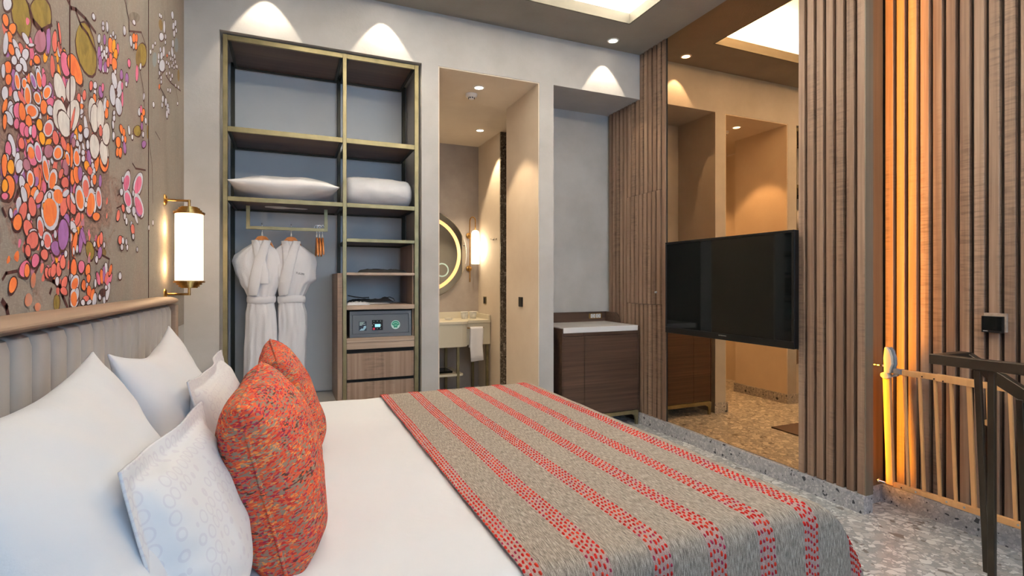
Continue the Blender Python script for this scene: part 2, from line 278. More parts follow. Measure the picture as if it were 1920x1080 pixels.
PETALS = """1649,1918,-25,44,44,25,G
1760,1976,-25,29,61,36,G
2098,2019,-51,65,82,40,G
1802,1926,0,37,14,6,P
1752,1901,0,29,37,16,p
1568,1872,-5,12,12,7,O
1601,1867,0,13,16,7,O
1589,1841,-7,10,12,7,O
1595,1815,-7,10,13,7,O
1643,1837,-5,11,12,6,C
1568,1818,4,27,11,4,W
1576,1914,0,16,20,10,W
1669,1872,-15,9,11,7,W
1699,1869,0,4,17,7,W
1667,1832,0,14,18,7,W
1609,1795,-4,9,13,6,W
1618,1833,-13,11,10,6,W
1630,1817,-10,13,11,6,W
1657,1803,-13,12,15,8,W
1632,1786,0,10,15,6,W
1579,1767,-4,13,15,7,O
1581,1740,0,12,14,5,O
1731,1844,-9,7,16,9,O
1697,1823,0,8,7,3,O
1557,1751,0,17,8,3,W
1565,1702,0,16,15,5,W
1625,1751,-7,21,13,6,wO
1661,1759,0,14,14,5,wO
1685,1777,0,14,9,3,O
1711,1782,-13,17,13,6,wP
1744,1798,-9,25,17,7,wO
1773,1805,0,18,14,5,K
1679,1735,-5,26,20,7,wO
1794,1781,12,23,26,6,wO
1620,1712,-4,13,15,6,W
1734,1746,-10,14,19,9,wO
1649,1716,-19,13,10,6,C
1876,1975,-7,29,9,4,C
1881,1934,-11,16,10,5,C
1921,1904,-15,28,34,15,K
1997,1918,-40,32,43,21,O
1879,1821,-21,33,37,16,c
1963,1846,9,44,36,11,c
1925,1781,0,14,20,6,D
1896,1788,0,12,11,3,C
1812,1758,16,17,24,2,K
1773,1734,-4,18,20,7,O
1702,1702,-22,11,30,17,wO
1814,1737,-6,12,19,7,W
1630,1679,-4,20,24,8,K
1649,1683,-4,20,18,6,O
1591,1673,0,19,15,5,W
1564,1672,6,19,10,2,O
2026,1840,0,15,14,5,C
2074,1864,0,16,15,5,C
2044,1819,7,10,20,3,O
2044,1802,13,12,16,1,W
2136,1916,0,15,16,6,C
2176,1931,0,12,17,6,W
2174,1905,0,10,13,4,W
2170,1883,0,17,16,5,O
2150,1835,0,45,40,12,c
2224,1857,-11,39,41,13,c
2162,2156,-5,8,14,7,W
2259,2174,0,11,12,5,W
2259,2161,0,8,11,5,W
2304,2186,-5,16,12,6,W
2216,2106,0,15,15,7,W
2345,2168,0,8,10,4,W
2374,2191,0,10,10,5,W
2401,2190,0,8,9,4,W
2432,2158,0,21,14,6,K
2242,2083,0,11,10,4,W
2271,2077,0,12,13,5,W
2298,2101,0,13,14,6,W
2249,2059,0,12,10,4,W
2292,2072,0,9,11,4,W
2220,2014,0,14,13,5,W
2262,2019,0,14,12,4,W
2305,2031,0,10,10,4,W
2216,2055,0,23,16,7,P
2275,2127,0,18,13,6,P
2331,2110,0,18,17,7,P
2229,2026,0,26,18,7,P
2282,2033,0,20,16,6,P
2345,2134,-8,26,29,13,O
2382,2149,0,25,21,9,Y
2404,2126,0,19,24,10,Y
2345,2086,0,20,20,8,C
2389,2083,-7,21,30,12,O
2314,2061,0,16,17,6,C
2398,2058,0,9,12,4,W
2389,2022,-14,25,30,12,w
2454,2012,10,37,32,10,w
2367,1960,-7,37,32,11,w
2443,1942,-16,30,38,13,w
2413,1984,0,9,15,5,D
2491,1986,0,29,13,4,K
2488,2036,0,15,13,5,K
2478,2076,0,18,20,7,P
2552,2085,0,24,24,9,P
2545,2063,0,10,14,5,W
2586,2163,-5,14,21,9,K
2707,2166,0,35,22,8,K
2766,2218,0,14,15,6,W
2520,2267,-6,16,17,8,W
2660,2364,-11,6,18,10,W
2613,2265,-7,19,18,8,W
2656,2263,0,13,13,6,W
2660,2298,0,18,27,11,O
2699,2312,0,19,18,8,O
2691,2277,0,16,18,7,O
2670,2388,0,24,87,40,d
2797,2282,-17,43,81,34,G
2729,2239,0,38,40,16,g
2233,1927,-11,17,20,8,P
2255,1951,0,15,12,4,K
2279,1898,4,25,18,5,W
2307,1909,0,14,14,4,O
2296,1872,0,19,18,5,O
2382,1899,0,9,13,4,W
2825,2104,0,16,17,6,W
3010,2125,0,13,18,5,W
2741,2010,0,17,18,5,W
2774,2030,0,16,15,4,K
2812,2030,0,16,26,8,O
2949,2356,0,11,14,6,W
2995,2400,0,12,15,6,W
3043,2436,0,8,13,5,W
3141,2620,0,10,16,8,W
3174,2628,0,10,17,8,W
3169,2582,-11,23,45,21,g
3247,2607,0,32,21,9,W
3183,2528,0,20,51,22,W
3279,2570,0,13,18,8,W
3273,2536,0,10,15,6,W
3158,2451,0,13,19,8,W
3235,2473,0,26,26,11,W
3117,2400,0,17,16,6,W
3183,2430,0,19,28,11,W
3197,2384,0,32,63,24,W
3114,2374,0,10,16,6,W
3136,2324,0,11,14,5,W
3174,2314,0,9,17,6,W
3177,2293,0,9,17,6,W
3133,2254,0,14,16,6,O
3214,2218,0,17,23,7,W
3197,2181,0,13,14,4,W
3285,2224,0,20,24,8,W
3332,2209,0,21,28,9,W
3363,2198,0,17,19,6,W
3459,2768,-8,19,30,15,W
3486,2718,0,20,31,14,W
3542,2761,0,18,25,11,W
3507,2685,0,18,28,12,W
3567,2729,0,14,22,10,W
3472,2614,0,20,27,11,W
3452,2557,-12,23,27,11,W
3373,2519,0,12,16,6,W
3521,2560,0,13,18,7,W
3415,2505,0,10,13,5,W
3469,2522,0,10,14,5,W
3304,2443,0,9,15,6,W
3354,2454,0,9,16,6,W
3379,2447,0,9,16,6,W
3445,2478,0,10,13,5,W
3489,2509,0,10,14,5,W
3542,2537,0,10,14,6,W
3567,2521,0,10,14,5,W
3596,2529,0,10,15,6,W
3507,2491,0,8,14,5,W
3304,2382,0,9,12,4,W
3379,2413,0,9,13,5,W
3452,2425,0,12,17,6,W
3412,2390,0,10,16,6,W
3338,2307,0,9,13,4,W
3399,2324,0,12,16,5,W
3549,2404,0,9,14,5,W
3634,2422,0,10,15,5,W
3608,2317,0,9,15,5,W
3316,2483,0,8,15,6,O
3641,2494,0,37,34,12,g
3578,2648,0,43,58,24,b
3035,2353,0,36,46,18,b
1881,1743,-15,38,52,18,c
1978,1773,11,52,49,13,c
1912,1727,-20,31,46,17,c
1973,1759,18,38,10,2,C
1597,1669,0,17,15,5,W
1582,1650,-12,13,15,7,W
1562,1636,0,17,9,3,O
1630,1680,-4,21,24,8,K
1648,1684,-4,20,17,6,O
1745,1679,-3,15,17,5,Y
1619,1647,0,13,12,3,K
1683,1670,-5,15,16,6,O
1652,1643,-3,17,17,5,K
1672,1642,0,14,13,3,K
1694,1651,0,11,11,3,W
1713,1653,0,17,14,4,K
1802,1685,7,25,33,7,wC
1848,1671,-8,17,20,6,C
1761,1648,-7,16,16,5,Y
1800,1646,12,14,16,1,Y
1644,1606,-2,13,15,4,C
1597,1590,-12,24,14,5,W
1578,1577,-3,16,14,4,K
1571,1556,-3,8,9,3,W
1561,1536,0,25,13,3,O
1591,1538,0,17,16,3,Y
1621,1561,6,19,12,2,W
1633,1548,9,18,17,1,W
1697,1596,-8,20,23,7,wO
1702,1581,-17,13,21,9,K
1738,1605,-9,25,22,6,wK
1672,1559,-11,12,17,7,p
1802,1623,0,18,28,6,p
1865,1633,0,21,34,8,wO
1905,1669,-13,16,17,6,C
1938,1661,0,18,13,3,O
1935,1631,-8,20,17,4,wO
1918,1602,-5,22,22,5,p
2008,1651,-4,28,28,7,wO
1963,1645,0,33,13,3,O
2038,1723,-4,16,18,5,W
2011,1695,-5,9,14,4,W
1992,1708,0,9,10,3,W
2037,1748,0,11,17,5,O
2090,1748,0,17,24,6,W
2103,1713,0,15,14,3,W
2061,1678,0,9,14,3,W
2063,1659,0,10,14,3,W
2031,1681,0,13,8,2,W
1980,1690,0,15,14,3,p
2115,1674,-6,23,18,5,P
2144,1671,0,7,11,2,W
2150,1653,0,11,13,3,W
2096,1642,-9,16,22,6,Y
2125,1632,-10,12,22,6,C
2190,1669,6,26,21,4,O
2163,1637,0,12,13,3,W
2151,1620,6,12,16,2,W
2064,1607,0,9,11,2,W
2146,1595,-6,11,16,4,W
2168,1611,0,17,18,3,O
2226,1617,0,21,15,3,P
2168,1723,-11,39,46,12,c
2269,1730,-13,45,45,12,c
2269,1690,-9,31,45,11,O
2263,1724,-11,39,42,11,c
2168,1818,0,46,39,11,c
2230,1845,0,51,39,11,c
2290,1796,0,40,41,11,c
2230,1791,0,19,17,4,C
1784,1569,-12,34,20,5,wO
1828,1550,10,32,29,3,wO
1868,1512,-13,27,41,9,wO
1814,1463,0,54,60,7,wO
1806,1503,0,9,11,2,W
1771,1471,0,7,8,1,Y
1885,1578,9,15,15,1,C
1915,1557,0,16,27,5,C
1973,1584,0,22,19,4,O
2005,1597,-6,26,24,5,O
2035,1607,0,23,17,3,P
1692,1528,-3,22,20,4,wO
1648,1508,-9,19,15,4,W
1672,1492,0,21,19,3,O
1657,1483,-8,20,14,3,W
1711,1496,5,16,18,2,O
1725,1491,7,17,13,1,W
1702,1459,-5,24,21,4,C
1745,1489,13,17,18,0,C
1582,1489,0,27,27,4,O
1562,1489,0,14,14,2,Y
1562,1465,0,8,14,2,K
1591,1429,-2,11,8,1,W
1652,1440,7,25,19,1,C
1623,1411,3,20,21,1,O
1682,1431,0,9,9,1,W
1912,1501,14,41,32,3,C
1921,1527,16,13,17,-1,W
1963,1500,-21,28,28,7,C
1973,1520,-17,15,11,3,W
1925,1445,0,22,24,3,P
2087,1571,-6,39,35,6,wC
2035,1528,-10,39,40,7,wO
2135,1528,7,50,51,6,wO
2180,1569,0,2,12,2,W
2085,1516,0,9,12,2,W
2090,1496,0,8,11,1,W
2121,1497,0,16,28,3,K
2185,1489,0,14,34,4,O
2211,1555,-6,37,30,5,wC
2013,1461,14,22,20,0,C
2382,1899,0,9,13,4,W
2382,1879,0,10,15,4,W
2369,1851,0,15,12,3,W
2374,1811,0,15,15,4,W
2476,1863,-11,15,21,7,O
2509,1858,0,16,18,5,O
2433,1802,0,20,30,7,O
2425,1763,0,16,20,5,O
2460,1768,0,19,22,5,O
2526,1835,0,14,17,4,O
2491,1830,0,12,13,3,W
2519,1801,-7,22,20,5,P
2583,1887,-6,18,14,4,W
2631,1872,0,10,15,4,W
2742,2010,0,17,20,6,W
2773,2030,0,17,17,5,K
2816,2029,0,16,24,7,O
2790,1996,0,16,21,6,O
2855,2003,0,14,16,4,W
2784,1958,0,16,19,5,P
2898,1962,0,32,21,5,g
2809,1929,0,12,15,4,W
2822,1888,11,18,36,7,P
2718,1920,0,24,56,15,G
3312,2167,0,21,25,7,W
3346,2197,0,16,19,6,W
2548,1669,22,48,52,7,wK
2566,1604,-29,35,52,11,wK
2476,1618,0,14,21,3,W
2494,1670,0,12,13,2,W
2726,1692,40,57,71,8,wK
2736,1600,-55,47,67,14,wK
2644,1639,0,13,15,2,W
2730,1577,-18,24,44,7,P
2433,1521,7,23,20,2,C
2499,1558,-9,14,20,4,C
2571,1560,-22,11,26,7,W
2521,1528,0,12,14,2,W
2545,1511,0,14,14,1,W
2655,1565,-6,19,25,4,W
2692,1538,-20,18,17,3,W
2616,1507,0,12,13,1,W
2638,1486,-7,21,28,3,C
2994,1551,0,12,12,1,W
2912,1520,0,12,12,1,W
1623,1411,5,19,22,1,O
1678,1402,-7,21,23,4,C
1750,1411,-7,28,21,3,wC
1707,1395,0,8,21,2,W
1704,1374,8,21,33,0,C
1677,1346,-3,15,14,1,C
1794,1380,-5,24,29,3,wC
1761,1370,0,8,9,1,W
1848,1362,-11,20,29,4,P
1844,1401,0,11,10,1,W
1774,1341,-5,14,21,2,C
1719,1323,4,18,20,0,K
1660,1300,8,21,25,-2,K
1672,1296,0,16,14,0,O
1707,1272,4,19,15,-1,o
1599,1261,7,18,18,-2,O
1680,1223,5,17,20,-2,o
1791,1292,-5,14,15,1,C
1812,1294,0,13,15,0,C
1832,1300,4,18,19,0,C
1869,1303,-3,20,17,1,C
1898,1325,0,20,19,1,C
1919,1350,0,10,10,1,W
1857,1270,0,13,12,0,W
1909,1266,10,18,19,-2,C
1905,1241,-13,12,20,3,C
1859,1208,0,24,21,-1,G
1901,1405,0,44,39,3,P
1975,1433,-18,17,21,5,W
1988,1424,11,6,15,-3,W
1988,1383,13,37,17,0,O
1980,1361,0,11,8,0,W
2008,1369,0,12,9,1,W
2042,1400,10,41,18,1,P
2061,1412,-17,22,16,3,P
1981,1310,0,25,24,1,O
2045,1315,3,20,25,0,K
2102,1306,4,18,22,0,O
2109,1279,0,14,17,0,O
2129,1371,-15,29,38,4,G
2166,1394,0,9,11,1,W
2215,1407,6,23,24,1,O
2234,1418,0,21,18,1,C
2266,1398,0,10,9,1,W
2220,1368,9,21,20,0,P
2187,1344,0,12,13,1,W
1962,1277,0,15,17,0,W
1991,1264,14,24,33,-3,wO
1984,1218,0,30,35,-1,wO
2006,1230,5,20,16,-1,W
2065,1257,0,17,18,0,O
2095,1256,0,9,11,0,W
2114,1235,0,21,20,0,O
2147,1225,9,18,20,-2,O
2086,1214,14,8,22,-5,C
2058,1202,0,9,17,-1,W
2114,1201,15,7,14,-4,W
2166,1207,6,22,21,-1,W
2286,1315,0,21,16,0,W
2239,1286,-4,25,17,0,O
2264,1294,0,27,14,0,P
2204,1278,-11,22,17,1,K
2296,1282,10,23,20,-1,C
2320,1271,27,26,24,-2,K
2337,1310,11,20,16,-1,O
2308,1233,14,31,21,-1,W
2266,1203,0,14,13,0,W
2220,1215,0,10,12,0,W
2287,1247,0,8,13,0,W
2174,1263,0,15,10,0,W
2249,1229,0,15,32,-1,D
2456,1290,0,13,20,0,W
2644,1457,0,11,17,1,W
2459,1430,0,17,25,2,C
2495,1429,0,13,15,1,W
2481,1403,0,12,16,1,W
2541,1428,0,12,12,1,W
2555,1406,0,11,12,1,W
2706,1406,0,9,12,1,W
2272,1371,0,15,24,1,g
1732,1203,0,11,19,-1,o"""
TWIGS = [([(1935,2099),(1963,2090),(2002,2104),(2087,2114),(2180,2111)],5),([(1859,1999),(1881,1938)],3),([(1685,1963),(1709,1937),(1760,1934),(1822,1975)],4),([(2002,2098),(2044,2075),(2109,2072),(2186,2047)],4),([(2525,2390),(2559,2362),(2586,2340),(2586,2294),(2780,2374),(2867,2344)],3),([(2749,2198),(2801,2152),(2823,2114),(2834,2062)],2),([(3255,2693),(3285,2569)],2),([(3141,2257),(3285,2247)],2),([(3285,2365),(3412,2370),(3699,2422)],3),([(3549,2396),(3622,2334)],2),([(3100,2280),(3285,2398)],1),([(2910,2072),(2910,1939),(2982,1821),(2994,1646)],2),([(2638,1762),(2686,1751),(2853,1776)],3),([(2425,1596),(2473,1613)],2),([(3151,1988),(3044,2003)],1),([(1554,1275),(1569,1288),(1621,1294)],3),([(1554,1223),(1571,1210),(1579,1190)],7),([(1764,1357),(1745,1316),(1719,1290)],4),([(1784,1282),(1833,1270),(1878,1255),(1901,1226),(1933,1194)],6),([(1660,1356),(1677,1325),(1637,1297)],4),([(2166,1380),(2220,1364),(2327,1350),(2314,1318)],3),([(1819,1247),(1812,1238)],5),([(2418,1547),(2473,1563)],2),([(1612,1462),(1637,1498)],5),([(1847,1454),(1775,1419)],4),([(1554,1434),(1565,1421)],4)]
# runner fabric: UV = (q, p) in metres across / along the stripes
m,nt,b=base_mat('runner_fabric',lin(140,126,114),0.95,0,0.1)
uv=N(nt,'ShaderNodeUVMap'); uv.uv_map='UVMap'
mp=N(nt,'ShaderNodeMapping'); mp.inputs['Scale'].default_value=(420,40,1); nt.links.new(uv.outputs[0],mp.inputs['Vector'])
f=noise_tex(nt,mp.outputs[0],1.0,4,.7,.3)
mp2=N(nt,'ShaderNodeMapping'); mp2.inputs['Scale'].default_value=(900,500,1); nt.links.new(uv.outputs[0],mp2.inputs['Vector'])
f2=noise_tex(nt,mp2.outputs[0],1.0,2,.5)
fa=math_n(nt,'ADD',math_n(nt,'MULTIPLY',f,.72),math_n(nt,'MULTIPLY',f2,.28))
col=ramp(nt,fa,[(0.38,lin(78,70,64)),(0.46,lin(120,110,100)),(0.54,lin(152,141,130)),(0.63,lin(186,176,163))])
sp=N(nt,'ShaderNodeSeparateXYZ'); nt.links.new(uv.outputs[0],sp.inputs[0])
k=math_n(nt,'FRACT',math_n(nt,'DIVIDE',math_n(nt,'ADD',sp.outputs[0],0.24),0.17))
band=math_n(nt,'LESS_THAN',math_n(nt,'ABSOLUTE',math_n(nt,'SUBTRACT',k,0.5)),0.165)
pink=ramp(nt,f2,[(0.4,lin(150,108,108)),(0.6,lin(196,160,154))])
nt.links.new(mixc(nt,math_n(nt,'MULTIPLY',band,.5),col,pink),b.inputs['Base Color']); bump(nt,b,fa,0.6,0.003); b.inputs['Sheen Weight'].default_value=.1; M['runner']=m
M['st_red']=base_mat('stitch_red',lin(180,40,34),0.9,0,.1)[0]
M['st_orange']=base_mat('stitch_orange',lin(196,60,42),0.9,0,.1)[0]
M['st_pink']=base_mat('stitch_pink',lin(158,48,74),0.9,0,.1)[0]
# painted canvas of the mural
m,nt,b=base_mat('mural_canvas',lin(142,134,126),0.85,0,0.15); v=coords(nt)
f=noise_tex(nt,v,1.3,4,.6,.6); g=noise_tex(nt,coords(nt,(1,1,.25)),5.5,4,.6,.4)
c1=ramp(nt,f,[(0.36,lin(146,150,150)),(0.5,lin(163,160,157)),(0.62,lin(170,155,149)),(0.72,lin(156,134,136))])
c2=ramp(nt,g,[(0.3,lin(170,158,148)),(0.5,lin(200,196,190)),(0.7,lin(216,196,184))])
cc=mixc(nt,1.0,c1,c2,'MULTIPLY'); cc=mixc(nt,1.0,cc,lin(236,232,228),'MULTIPLY'); 
cc=mixc(nt,0.4,cc,lin(176,168,160))
wv=noise_tex(nt,coords(nt,(1,90,420)),1.0,2,.5); wv2=noise_tex(nt,coords(nt,(1,420,60)),1.0,2,.5); w=math_n(nt,'ADD',wv,wv2)
cc=mixc(nt,ramp(nt,w,[(.8,(0,0,0)),(1.15,(.35,.35,.35))]),cc,lin(110,98,92))
# a reddish-brown bramble ground under the dense blossom
d=noise_tex(nt,coords(nt,(1,7,7)),1.0,6,.75,1.2)
s=N(nt,'ShaderNodeSeparateXYZ'); nt.links.new(v,s.inputs[0])
cz=math_n(nt,'SUBTRACT',s.outputs[2],1.60); cy=math_n(nt,'SUBTRACT',s.outputs[1],1.90)
cl=math_n(nt,'ADD',math_n(nt,'POWER',math_n(nt,'ABSOLUTE',math_n(nt,'DIVIDE',cz,.36)),2.0),math_n(nt,'POWER',math_n(nt,'ABSOLUTE',math_n(nt,'DIVIDE',cy,.62)),2.0))
cm=ramp(nt,math_n(nt,'ADD',cl,math_n(nt,'MULTIPLY',math_n(nt,'SUBTRACT',d,.5),3.0)),[(0.45,(1,1,1)),(0.8,(0,0,0))])
bc=ramp(nt,noise_tex(nt,coords(nt,(1,30,55)),1.0,4,.7,1.5),[(.38,lin(70,38,34)),(.5,lin(118,78,68)),(.62,lin(150,112,100)),(.7,lin(128,62,54))])
cc=mixc(nt,math_n(nt,'MULTIPLY',cm,.6),cc,bc)
nt.links.new(cc,b.inputs['Base Color']); bump(nt,b,w,.3,.002); M['canvas']=m
def paint(name,c,c2=None):
    m,nt,b=base_mat(name,c,0.75,0,0.2); v=coords(nt,(1,1,.6))
    f=noise_tex(nt,v,22,4,.6,.8); c2=c2 or tuple(x*.82 for x in c)
    nt.links.new(ramp(nt,f,[(.4,c),(.65,c2)]),b.inputs['Base Color']); bump(nt,b,noise_tex(nt,v,160,3,.6),.35,.003); return m
PC={'O':paint('paint_orange',lin(240,136,72),lin(228,112,66)),'C':paint('paint_coral',lin(226,120,106),lin(208,104,96)),'K':paint('paint_pink',lin(224,120,156),lin(206,104,136)),
'W':paint('paint_white',lin(226,226,238),lin(206,204,218)),'P':paint('paint_purple',lin(164,110,176),lin(146,96,150)),'p':paint('paint_mauve',lin(172,116,136),lin(158,100,118)),
'G':paint('paint_olive',lin(146,124,58),lin(120,100,48)),'g':paint('paint_ochre',lin(136,108,60),lin(112,90,56)),'Y':paint('paint_yellow',lin(244,170,52),lin(234,146,50)),
'c':paint('paint_thick_cream',lin(240,234,230),lin(216,208,206)),'D':paint('paint_dark',lin(62,32,32),lin(86,46,42)),'d':paint('paint_smoke',lin(104,92,84),lin(128,116,106)),
'b':paint('paint_blue_grey',lin(124,132,136),lin(136,138,138)),'o':paint('paint_pale_orange',lin(204,122,90),lin(180,128,108)),'w':None}
PC['w']=PC['W']

# ================================================================== the room
XL, XW, XR, YB, ZC = -0.603, 2.888, 3.165, 3.846, 3.29
b_=MB(); b_.box(XL-.1,3.5,-2.0,6.2,-.12,0); struct(b_.build('floor',M['floor']))
# ceiling: frame of soffit around the recess, raised lid and lip
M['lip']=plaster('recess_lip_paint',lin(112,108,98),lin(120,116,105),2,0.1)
def ceiling():
    b_=MB(); T=3.37
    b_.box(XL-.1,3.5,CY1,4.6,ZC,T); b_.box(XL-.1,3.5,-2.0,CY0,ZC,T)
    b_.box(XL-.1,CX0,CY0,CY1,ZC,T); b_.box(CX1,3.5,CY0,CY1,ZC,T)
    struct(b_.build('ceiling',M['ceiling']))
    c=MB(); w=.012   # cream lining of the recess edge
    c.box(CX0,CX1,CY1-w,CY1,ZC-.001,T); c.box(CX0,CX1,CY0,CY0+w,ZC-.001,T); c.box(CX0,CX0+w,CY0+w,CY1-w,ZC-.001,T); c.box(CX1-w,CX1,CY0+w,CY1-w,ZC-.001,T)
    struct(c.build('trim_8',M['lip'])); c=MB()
    c.box(CX0-.22,CX1+.22,CY0-.22,CY1+.22,3.60,3.66)
    for a in ((CX0-.25,CX0-.2,CY0-.2,CY1+.2),(CX1+.2,CX1+.25,CY0-.2,CY1+.2),(CX0-.2,CX1+.2,CY0-.25,CY0-.2),(CX0-.2,CX1+.2,CY1+.2,CY1+.25)): c.box(*a,T,3.61)
    struct(c.build('trim_1',M['cove']))
    g=MB(); z0,z1=T+.004,T+.012
    for a in ((CX1+.05,CX1+.06,CY0,CY1),(CX0,CX1,CY1+.05,CY1+.06),(CX0-.06,CX0-.05,CY0,CY1)): g.box(*a,z0,z1)
    tag(g.build('led_strip',M['cove_led']),'glowing warm white light strip hidden in the ceiling recess','light strip')
ceiling()
b_=MB(); b_.box(XL-.12,XL,-2.0,4.6,0,ZC+.05); struct(b_.build('wall_left',M['plaster']))
b_=MB()
b_.box(XL,-.408,YB,4.508,0,ZC); b_.box(-.408,XW+.06,YB,4.508,2.895,ZC)
b_.box(.916,1.043,YB,4.508,0,2.895); b_.box(1.894,2.023,YB,4.508,0,2.895)
b_.box(-.408,.916,4.42,4.508,0,2.895); b_.box(2.023,XW+.06,4.364,4.508,0,2.895)
struct(b_.build('wall_back',M['plaster']))
b_=MB(); b_.box(-.407,.915,4.408,4.419,.40,2.894); struct(b_.build('trim_2',M['closet_back']))
b_=MB(); b_.box(-.406,.914,3.90,4.407,0,.392); struct(b_.build('trim_3',M['panel_white']))
# bathroom shell
b_=MB(); b_.box(.55,3.0,4.508,6.1,2.895,2.95); struct(b_.build('ceiling_bathroom',M['bath_plaster']))
b_=MB(); b_.box(.45,3.0,5.99,6.1,0,2.895); struct(b_.build('wall_bathroom_back',M['bath_grey']))
b_=MB(); b_.box(2.123,3.0,5.29,5.989,0,2.894); struct(b_.build('wall_bathroom_right',M['bath_plaster']))
b_=MB(); b_.box(.45,.55,4.508,5.989,0,2.894); struct(b_.build('wall_bathroom_left',M['bath_plaster']))
b_=MB(); b_.box(3.0,3.1,4.508,6.1,0,2.95); struct(b_.build('wall_shower',M['bath_grey']))
b_=MB(); b_.box(2.124,2.9,5.27,5.289,0,2.893); struct(b_.build('trim_4',M['dark_terrazzo']))
# thin warm lining of the doorway (jambs and head)
b_=MB(); b_.box(1.884,1.8938,YB+.004,4.53,0,2.886); b_.box(1.0432,1.053,YB+.004,4.53,0,2.886); b_.box(1.0432,1.8938,YB+.004,4.53,2.886,2.8948)
struct(b_.build('door_1',M['bath_plaster']))
# terrazzo skirtings of the back wall columns
b_=MB()
for x0,x1 in ((.90,1.043),(1.894,2.04)): b_.box(x0,x1+(.012 if x1<1.1 else 0),YB-.014,YB-.0005,0,.10)
b_.box(1.0535,1.066,YB-.013,4.54,0,.10); b_.box(1.871,1.8835,YB-.013,4.54,0,.10)
struct(b_.build('baseboard_back',M['base_terrazzo'],bevel=.002))

# ---------------- slatted right wall
def slats(x0,x1,y_from,y_to,z0,z1,pitch=.0605,w=.042,seed=1,skip=None):
    b_=MB(); y=y_from; rnd=random.Random(seed)
    while y+w*.5<y_to:
        a,bb=y,min(y+w,y_to)
        segs=[(z0,z1)]
        if skip and a>skip[0]-.01 and bb<skip[1]+.01: segs=[(z0,skip[2]-.003),(skip[3]+.003,z1)]
        for s0,s1 in segs: b_.box(x0,x1,a,bb,s0,s1)
        y+=pitch
    return b_
HY0,HY1,HZ0,HZ1=3.558,4.036,1.070,2.040
s_=slats(XW,XW+.027,3.499,YB,.1,ZC,skip=(HY0,HY1,HZ0,HZ1)); s2_=slats(XW,XW+.027,3.499+.0605*6,4.362,.1,2.894,skip=(HY0,HY1,HZ0,HZ1))
n0=len(s_.v); s_.add(s2_.v,s2_.f); struct(s_.build('wall_right_slats',M['slat'],bevel=.002,seg=1))
b_=MB(); b_.box(XW+.0275,3.2,3.481,4.364,0,ZC); struct(b_.build('wall_right',M['slat_back']))
# hatch door cut into the slats
h_=MB(); y=3.499+.0605
while y+.042<HY1+.01:
    h_.box(XW-.008,XW+.0268,y,y+.042,HZ0,HZ1); y+=.0605
hd=struct(h_.build('door_2',M['slat'],bevel=.002,seg=1))
k_=MB(); k_.lathe([(.0001,-.014),(.008,-.014),(.010,-.011),(.010,-.004),(.013,-.002),(.013,.0)],(XW-.008,3.605,1.175),'x',20); kk=k_.build('lock_knob',M['chrome'],hd,smooth=True); 
# near panel with its end boards
s_=slats(XW,XW+.027,1.86,2.263,.1,ZC); struct(s_.build('wall_right_near_slats',M['slat'],bevel=.002,seg=1))
b_=MB(); b_.box(XW+.0275,XW+.057,1.8605,2.263,0,ZC); b_.box(XW+.058,XR+.03,1.95,3.48,0,ZC); struct(b_.build('wall_right_core',M['slat_back']))
b_=MB(); b_.box(XW+.001,2.951,1.855,1.8598,.1,ZC); struct(b_.build('trim_5',M['end_board']))
b_=MB(); b_.box(2.952,XR-.001,1.935,1.9495,.1,ZC); struct(b_.build('trim_6',M['end_brown']))
# the tall mirror between the panels
mr=MB(); mr.box(2.898,2.904,2.2635,3.4805,.103,ZC-.001)
mirror=mr.build('wall_mirror',M['bronze_mirror'])

tag(mirror,'tall bronze tinted wall mirror behind the television','mirror')
b_=MB(); b_.box(2.90,2.9154,3.4812,3.4985,.1,ZC); struct(b_.build('trim_7',M['dark_gap']))
# skirtings
b_=MB(); b_.box(XW-.015,XW+.06,1.855,3.8,0,.0995); b_.box(XW-.015,XW+.027,3.8,YB,0,.0995); struct(b_.build('baseboard_right',M['base_terrazzo'],bevel=.002))
b_=MB(); b_.box(XW+.061,XR-.013,1.93,1.9345,0,.0995); struct(b_.build('baseboard_end',M['base_terrazzo']))
b_=MB(); b_.box(XR-.012,XR+.02,-2.0,1.9345,0,.10); struct(b_.build('baseboard_recess',M['base_terrazzo']))
# recessed slat wall beyond the panel
s_=slats(XR,XR+.027,1.93-.0605*65+.0105,1.93,.1,ZC); struct(s_.build('wall_recess_slats',M['slat'],bevel=.002,seg=1))
b_=MB(); b_.box(XR+.0275,3.4,-2.0,1.95,0,ZC); struct(b_.build('wall_recess',M['slat_back']))
# amber strip in the rebate behind the end board
st=MB(); st.box(2.962,2.970,1.926,1.934,.14,ZC-.04); o=tag(st.build('amber_light_strip',M['amber_led']),'slim amber light strip tucked behind the end of the slatted panel','light strip')
area('amber_glow',(2.978,1.905,1.7),(R(90),0,R(-115)),.02,3.1,7.5,(1.0,.36,.012),o,95)
# front wall with a broad window
b_=MB(); b_.box(XL-.1,.0,-2.0,-1.9,0,ZC); b_.box(3.0,3.4,-2.0,-1.9,0,ZC); b_.box(0,3.0,-2.0,-1.9,0,.8); b_.box(0,3.0,-2.0,-1.9,2.7,ZC); struct(b_.build('wall_front',M['plaster']))
b_=MB()
for a in ((0,3.0,.8,.86),(0,3.0,2.64,2.7),(0,.06,.86,2.64),(2.94,3.0,.86,2.64),(1.47,1.53,.86,2.64)): b_.box(a[0],a[1],-1.97,-1.93,a[2],a[3])
struct(b_.build('window_1',M['rail_metal']))

